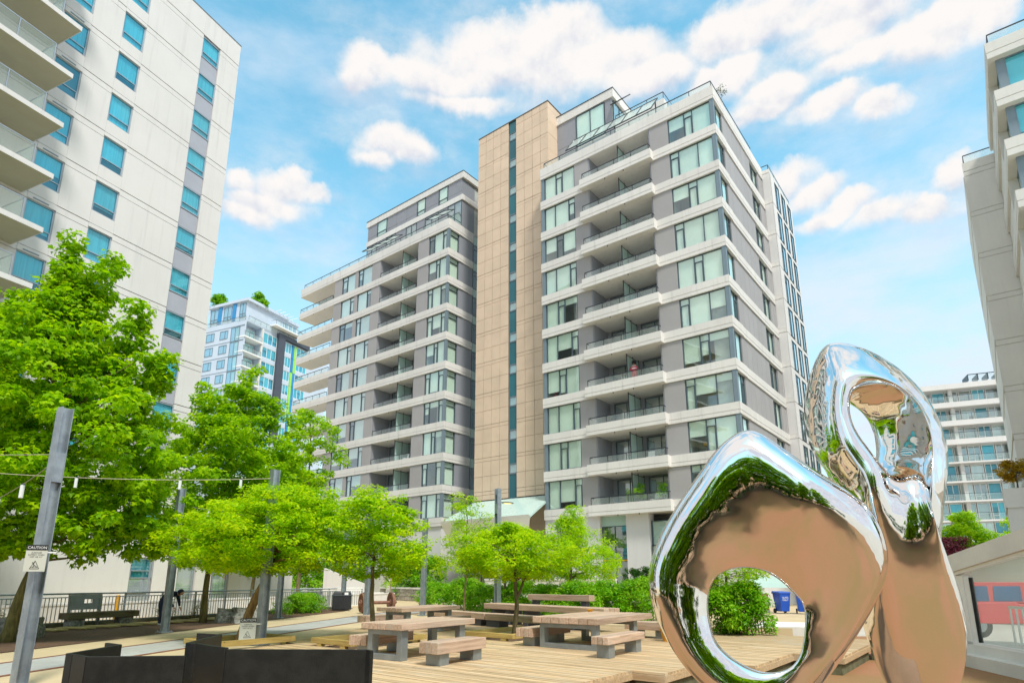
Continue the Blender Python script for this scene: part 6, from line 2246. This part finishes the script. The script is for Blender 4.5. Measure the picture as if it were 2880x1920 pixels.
# ------------------------------------------------------------------ blue bins and brick pier behind the sculpture
for i, (x, y, rz, ll) in enumerate(((13.75, 32.3, R(6), 'front blue wheelie bin with white lettering'), (14.6, 31.9, R(-20), 'second blue wheelie bin half hidden by the chrome ring'))):
    t = thing('wheelie_bin', ll, 'bin', (x, y, -.0), rz, 'blue wheelie bins')
    b = MB()
    b.hexa([(-.22, -.28, .10), (.22, -.28, .10), (.22, .28, .10), (-.22, .28, .10), (-.29, -.36, .98), (.29, -.36, .98), (.29, .36, .98), (-.29, .36, .98)])
    b.build('bin_body', M_['blue'], t, bevel=.02)
    b = MB(); b.hexa([(-.32, -.39, .98), (.32, -.39, .98), (.32, .40, 1.0), (-.32, .40, 1.0), (-.30, -.36, 1.05), (.30, -.36, 1.05), (.30, .38, 1.09), (-.30, .38, 1.09)])
    b.build('lid', M_['blue'], t, bevel=.015)
    b = MB(); b.tube([(-.28, .44, .98), (.28, .44, .98)], .02, 8); b.build('handle', M_['rubber'], t)
    for sx in (-.27, .27):
        Mx = Matrix.Translation((sx - .03, .26, .12)) @ Matrix.Rotation(PI / 2, 4, 'Y')
        b = MB(); b.lathe([(.04, 0), (.12, 0), (.12, .06), (.04, .06)], 16, M=Mx); b.build('wheel', M_['rubber'], t)
    if i == 0:
        for j, s in enumerate(('GLASS', 'ONLY')):
            put('lettering', text_mesh(s, .12, M_['signwhite'], 'lettering'), t, (0, -.356 + j * .0085, .74 - j * .12), rot=(R(84), 0, 0))
br = thing('brick_pier', 'low brick garden pier with pale courses beside the blue bins', 'wall', (12.75, 32.9, 0), R(6))
bmt = mat('red_brick', (.30, .085, .06), .85, .3, 6, bump=.3, bscale=30, obvar=.2, coords='obj')
z = 0
for row in range(8):
    if row in (0, 3, 4, 7):
        b = MB(); b.box(-.30, .62, -.02, .4, z, z + .135); b.build('stone_course', M_['concrete'], br)
    else:
        for i in range(4):
            put('brick', boxmesh(.215, .4, .125, bmt), br, (-.29 + i * .225, -.01, z + .004))
    z += .137
b = MB(); b.hexa([(-.2, .3, 1.25), (1.9, .3, 1.25), (1.9, .33, 1.25), (-.2, .33, 1.25), (-.35, .5, 1.85), (1.9, .5, 1.85), (1.9, .53, 1.85), (-.35, .53, 1.85)])
b.build('panel', M_['frost'], br)
cs = prism('curb', [(8.6, 23.0), (11.2, 22.2), (12.6, 24.5), (10.0, 25.6)], -.4, .03, M_['concrete'])

# yellow cup on the square table
cup = thing('cup', 'small yellow bowl standing on the broad square table', 'bowl', tuple(UV(-1.95, -21.9, .753)))
b = MB(); b.lathe([(.05, 0), (.10, .07), (.095, .07), (.045, .01)], 16); b.build('bowl_shell', M_['yellow'], cup)


# ------------------------------------------------------------------ people
def skin_body(name, joints, edges, m, parent, levels=2):
    me = bpy.data.meshes.new(name)
    me.from_pydata([j[0] for j in joints], edges, [])
    o = put(name, me, parent)
    md = o.modifiers.new('skin', 'SKIN')
    for i, j in enumerate(joints):
        sv = me.skin_vertices[0].data[i]
        sv.radius = j[1] if isinstance(j[1], tuple) else (j[1], j[1])
        sv.use_root = (i == 0)
    sb = o.modifiers.new('sub', 'SUBSURF'); sb.levels = levels; sb.render_levels = levels
    me.materials.append(m)
    return o


M_['navy'] = mat('navy_cloth', (.012, .022, .05), .9, .3, 8, bump=.3, bscale=20)
M_['navy2'] = mat('dark_trousers', (.008, .012, .025), .9, .3, 8)
M_['skin'] = mat('skin', (.42, .22, .14), .6, .1, 5)
M_['hair'] = mat('dark_hair', (.015, .011, .01), .9, .4, 20, bump=.6, bscale=60)
M_['shirt'] = mat('striped_shirt', (.62, .06, .09), .8, .1, 5)
M_['shoe'] = mat('pale_shoe', (.42, .42, .42), .6, .2, 5)


def bent_person():
    t = thing('person', 'person in dark navy coat bending forward beside the panel bench', 'person', (-13.25, 24.1, 0), R(-8))
    hip = (0, 0, .86)
    J = [(hip, (.15, .13)), ((.10, 0, 1.02), (.17, .15)), ((.26, 0, 1.13), (.19, .15)), ((.42, 0, 1.17), (.16, .12)), ((.52, 0, 1.17), .06), ((.58, 0, 1.17), .055),
         ((-.02, -.10, .78), .11), ((.06, -.11, .45), .085), ((.0, -.11, .10), .055), ((.10, -.11, .05), .04),
         ((-.02, .10, .78), .11), ((.02, .11, .45), .085), ((-.06, .11, .10), .055), ((.04, .11, .05), .04),
         ((.40, -.21, 1.10), .075), ((.44, -.24, .84), .055), ((.56, -.14, .66), .04),
         ((.40, .21, 1.10), .075), ((.48, .24, .84), .055), ((.60, .12, .68), .04)]
    E = [(0, 1), (1, 2), (2, 3), (3, 4), (4, 5), (0, 6), (6, 7), (7, 8), (8, 9), (0, 10), (10, 11), (11, 12), (12, 13), (3, 14), (14, 15), (15, 16), (3, 17), (17, 18), (18, 19)]
    skin_body('body', J, E, M_['navy'], t)
    b = MB(); b.lathe([(.02, -.11), (.07, -.09), (.092, -.02), (.095, .05), (.07, .11), (.02, .135)], 16, M=Matrix.Translation((.66, 0, 1.17)) @ Matrix.Rotation(R(70), 4, 'Y'))
    hd = b.build('head', M_['skin'], t, smooth=True)
    b = MB(); b.lathe([(.105, -.02), (.108, .05), (.085, .115), (.02, .15)], 16, M=Matrix.Translation((.645, 0, 1.185)) @ Matrix.Rotation(R(62), 4, 'Y')); b.build('hood', M_['navy'], t, smooth=True)
    for y, x in ((-.14, .585), (.12, .625)):
        J = [((x, y, .645), (.032, .02)), ((x + .03, y, .60), (.036, .018)), ((x + .05, y - .025, .555), .010), ((x + .062, y - .03, .52), .009), ((x + .055, y - .008, .55), .010), ((x + .07, y - .008, .51), .009),
             ((x + .055, y + .01, .55), .010), ((x + .07, y + .012, .515), .009), ((x + .05, y + .027, .558), .009), ((x + .062, y + .034, .528), .008), ((x + .05, y - .035, .615), .011), ((x + .075, y - .045, .585), .010)]
        skin_body('hand', J, [(0, 1), (1, 2), (2, 3), (1, 4), (4, 5), (1, 6), (6, 7), (1, 8), (8, 9), (0, 10), (10, 11)], M_['skin'], t, 1)
    for y, x in ((-.11, .06), (.11, .0)):
        b = MB(); b.hexa([(x - .11, y - .05, 0), (x + .17, y - .045, 0), (x + .17, y + .045, 0), (x - .11, y + .05, 0), (x - .09, y - .04, .10), (x + .13, y - .03, .05), (x + .13, y + .03, .05), (x - .09, y + .04, .10)])
        b.build('shoe', M_['shoe'], t, bevel=.015)


def balcony_person():
    P_ = UV(7.35, .55, zt(7) - .25)
    t = thing('person', 'person with dark curly hair in a red and white shirt on a balcony', 'person', P_, GRID + R(10))
    J = [((0, 0, .92), (.15, .11)), ((0, 0, 1.15), (.15, .11)), ((0, 0, 1.38), (.19, .12)), ((0, 0, 1.50), .06), ((0, 0, 1.56), .055),
         ((-.09, 0, .84), .10), ((-.10, -.02, .46), .075), ((-.10, 0, .06), .05), ((.09, 0, .84), .10), ((.10, -.02, .46), .075), ((.10, 0, .06), .05),
         ((-.21, 0, 1.36), .065), ((-.28, -.06, 1.12), .05), ((-.20, -.26, 1.0), .038), ((.21, 0, 1.36), .065), ((.28, -.06, 1.12), .05), ((.20, -.26, 1.0), .038)]
    E = [(0, 1), (1, 2), (2, 3), (3, 4), (0, 5), (5, 6), (6, 7), (0, 8), (8, 9), (9, 10), (2, 11), (11, 12), (12, 13), (2, 14), (14, 15), (15, 16)]
    skin_body('body', J, E, M_['shirt'], t)
    b = MB(); b.lathe([(.155, 1.20), (.20, 1.24), (.20, 1.29), (.155, 1.30)], 16, M=Matrix.Diagonal((1, .68, 1, 1))); b.build('shirt_stripe', M_['signwhite'], t)
    b = MB(); b.lathe([(.155, 1.42), (.21, 1.40), (.16, 1.46), (.1, 1.475)], 16, M=Matrix.Diagonal((1, .68, 1, 1))); b.build('shirt_stripe', M_['signwhite'], t)
    b = MB(); b.lathe([(.02, 1.55), (.07, 1.57), (.088, 1.65), (.085, 1.73), (.02, 1.79)], 16); b.build('head', M_['skin'], t, smooth=True)
    b = MB(); b.lathe([(.07, 1.56), (.15, 1.64), (.17, 1.74), (.13, 1.84), (.02, 1.88)], 16, M=Matrix.Translation((0, .04, 0))); b.build('hair', M_['hair'], t, smooth=True)


bent_person()
balcony_person()
# paper lanterns in a window, a lamp shade in another
for i, z in enumerate((.9, .55, .22)):
    t = thing('paper_lantern', ('upper', 'middle', 'lower')[i] + ' pink paper lantern in the window left of the balconies', 'lantern', UV(14.2, .62, zt(7) + z), 0, 'pink paper lanterns')
    b = MB(); b.lathe([(.03, -.14), (.12, -.09), (.16, 0), (.12, .09), (.03, .14)], 14); b.build('lantern_shade', mat('pink_paper', (.70, .03, .12), .7), t)
t = thing('lamp_shade', 'yellow lamp shade behind the corner window above the sculpture', 'lamp', UV(2.6, 1.0, zt(9) + .55))
b = MB(); b.lathe([(.24, 0), (.24, .22), (.05, .23)], 18); b.build('shade', M_['yellow'], t)
b = MB(); b.tube([(0, 0, -.5), (0, 0, 0)], .015, 6); b.lathe([(.12, -.52), (.12, -.5)], 12); b.build('stand', M_['dark'], t)


# ------------------------------------------------------------------ what people keep on their balconies
def patio_chair(x, y, z, rz, m, ll):
    t = thing('patio_chair', ll, 'chair', (x, y, z), rz, 'patio chairs on the balconies')
    b = MB(); b.box(-.24, .24, -.24, .24, .41, .45); b.build('seat', m, t)
    b = MB(); b.hexa([(-.24, .22, .46), (.24, .22, .46), (.24, .25, .46), (-.24, .25, .46), (-.24, .32, .92), (.24, .32, .92), (.24, .35, .92), (-.24, .35, .92)]); b.build('backrest', m, t)
    for sx in (-.21, .21):
        for sy in (-.21, .21):
            b = MB(); b.tube([(sx, sy, 0), (sx, sy, .41)], .018, 6); b.build('leg', m, t)


ORD = ['top', 'second', 'third', 'fourth', 'fifth', 'sixth', 'seventh', 'eighth', 'ninth', 'tenth']
for k, u, w, mm in ((9, 6.3, -.55, 'silverw'), (9, 5.7, -.6, 'silverw'), (8, 6.5, -.5, 'silverw'), (8, 5.6, -.5, 'dark'), (6, 9.2, -.5, 'dark'), (5, 6.2, -.5, 'dark'), (4, 8.8, -.5, 'silverw')):
    p = UV(u, .62, zt(k + 1) - .24)
    patio_chair(p.x, p.y, p.z, GRID + rng.uniform(-.6, .6), M_[mm], ('white' if mm == 'silverw' else 'dark') + ' chair %s, %s balcony of the right block' % ('right of the divider' if u < 7.7 else 'left of the divider', ORD[k]) + (', nearer the end wall' if u < 5.8 else ''))
for k, u, mm in ((9, 32.0, 'dark'), (8, 35.2, 'dark'), (7, 32.2, 'silverw'), (6, 35.0, 'dark'), (5, 32.4, 'dark')):
    p = CC + EU * u + EV * 1.35 + Vector((0, 0, zw(k + 1) - .24))
    patio_chair(p.x, p.y, p.z, GRID + rng.uniform(-.6, .6), M_[mm], ('white' if mm == 'silverw' else 'dark') + ' chair on the %s balcony of the left block' % ORD[k])
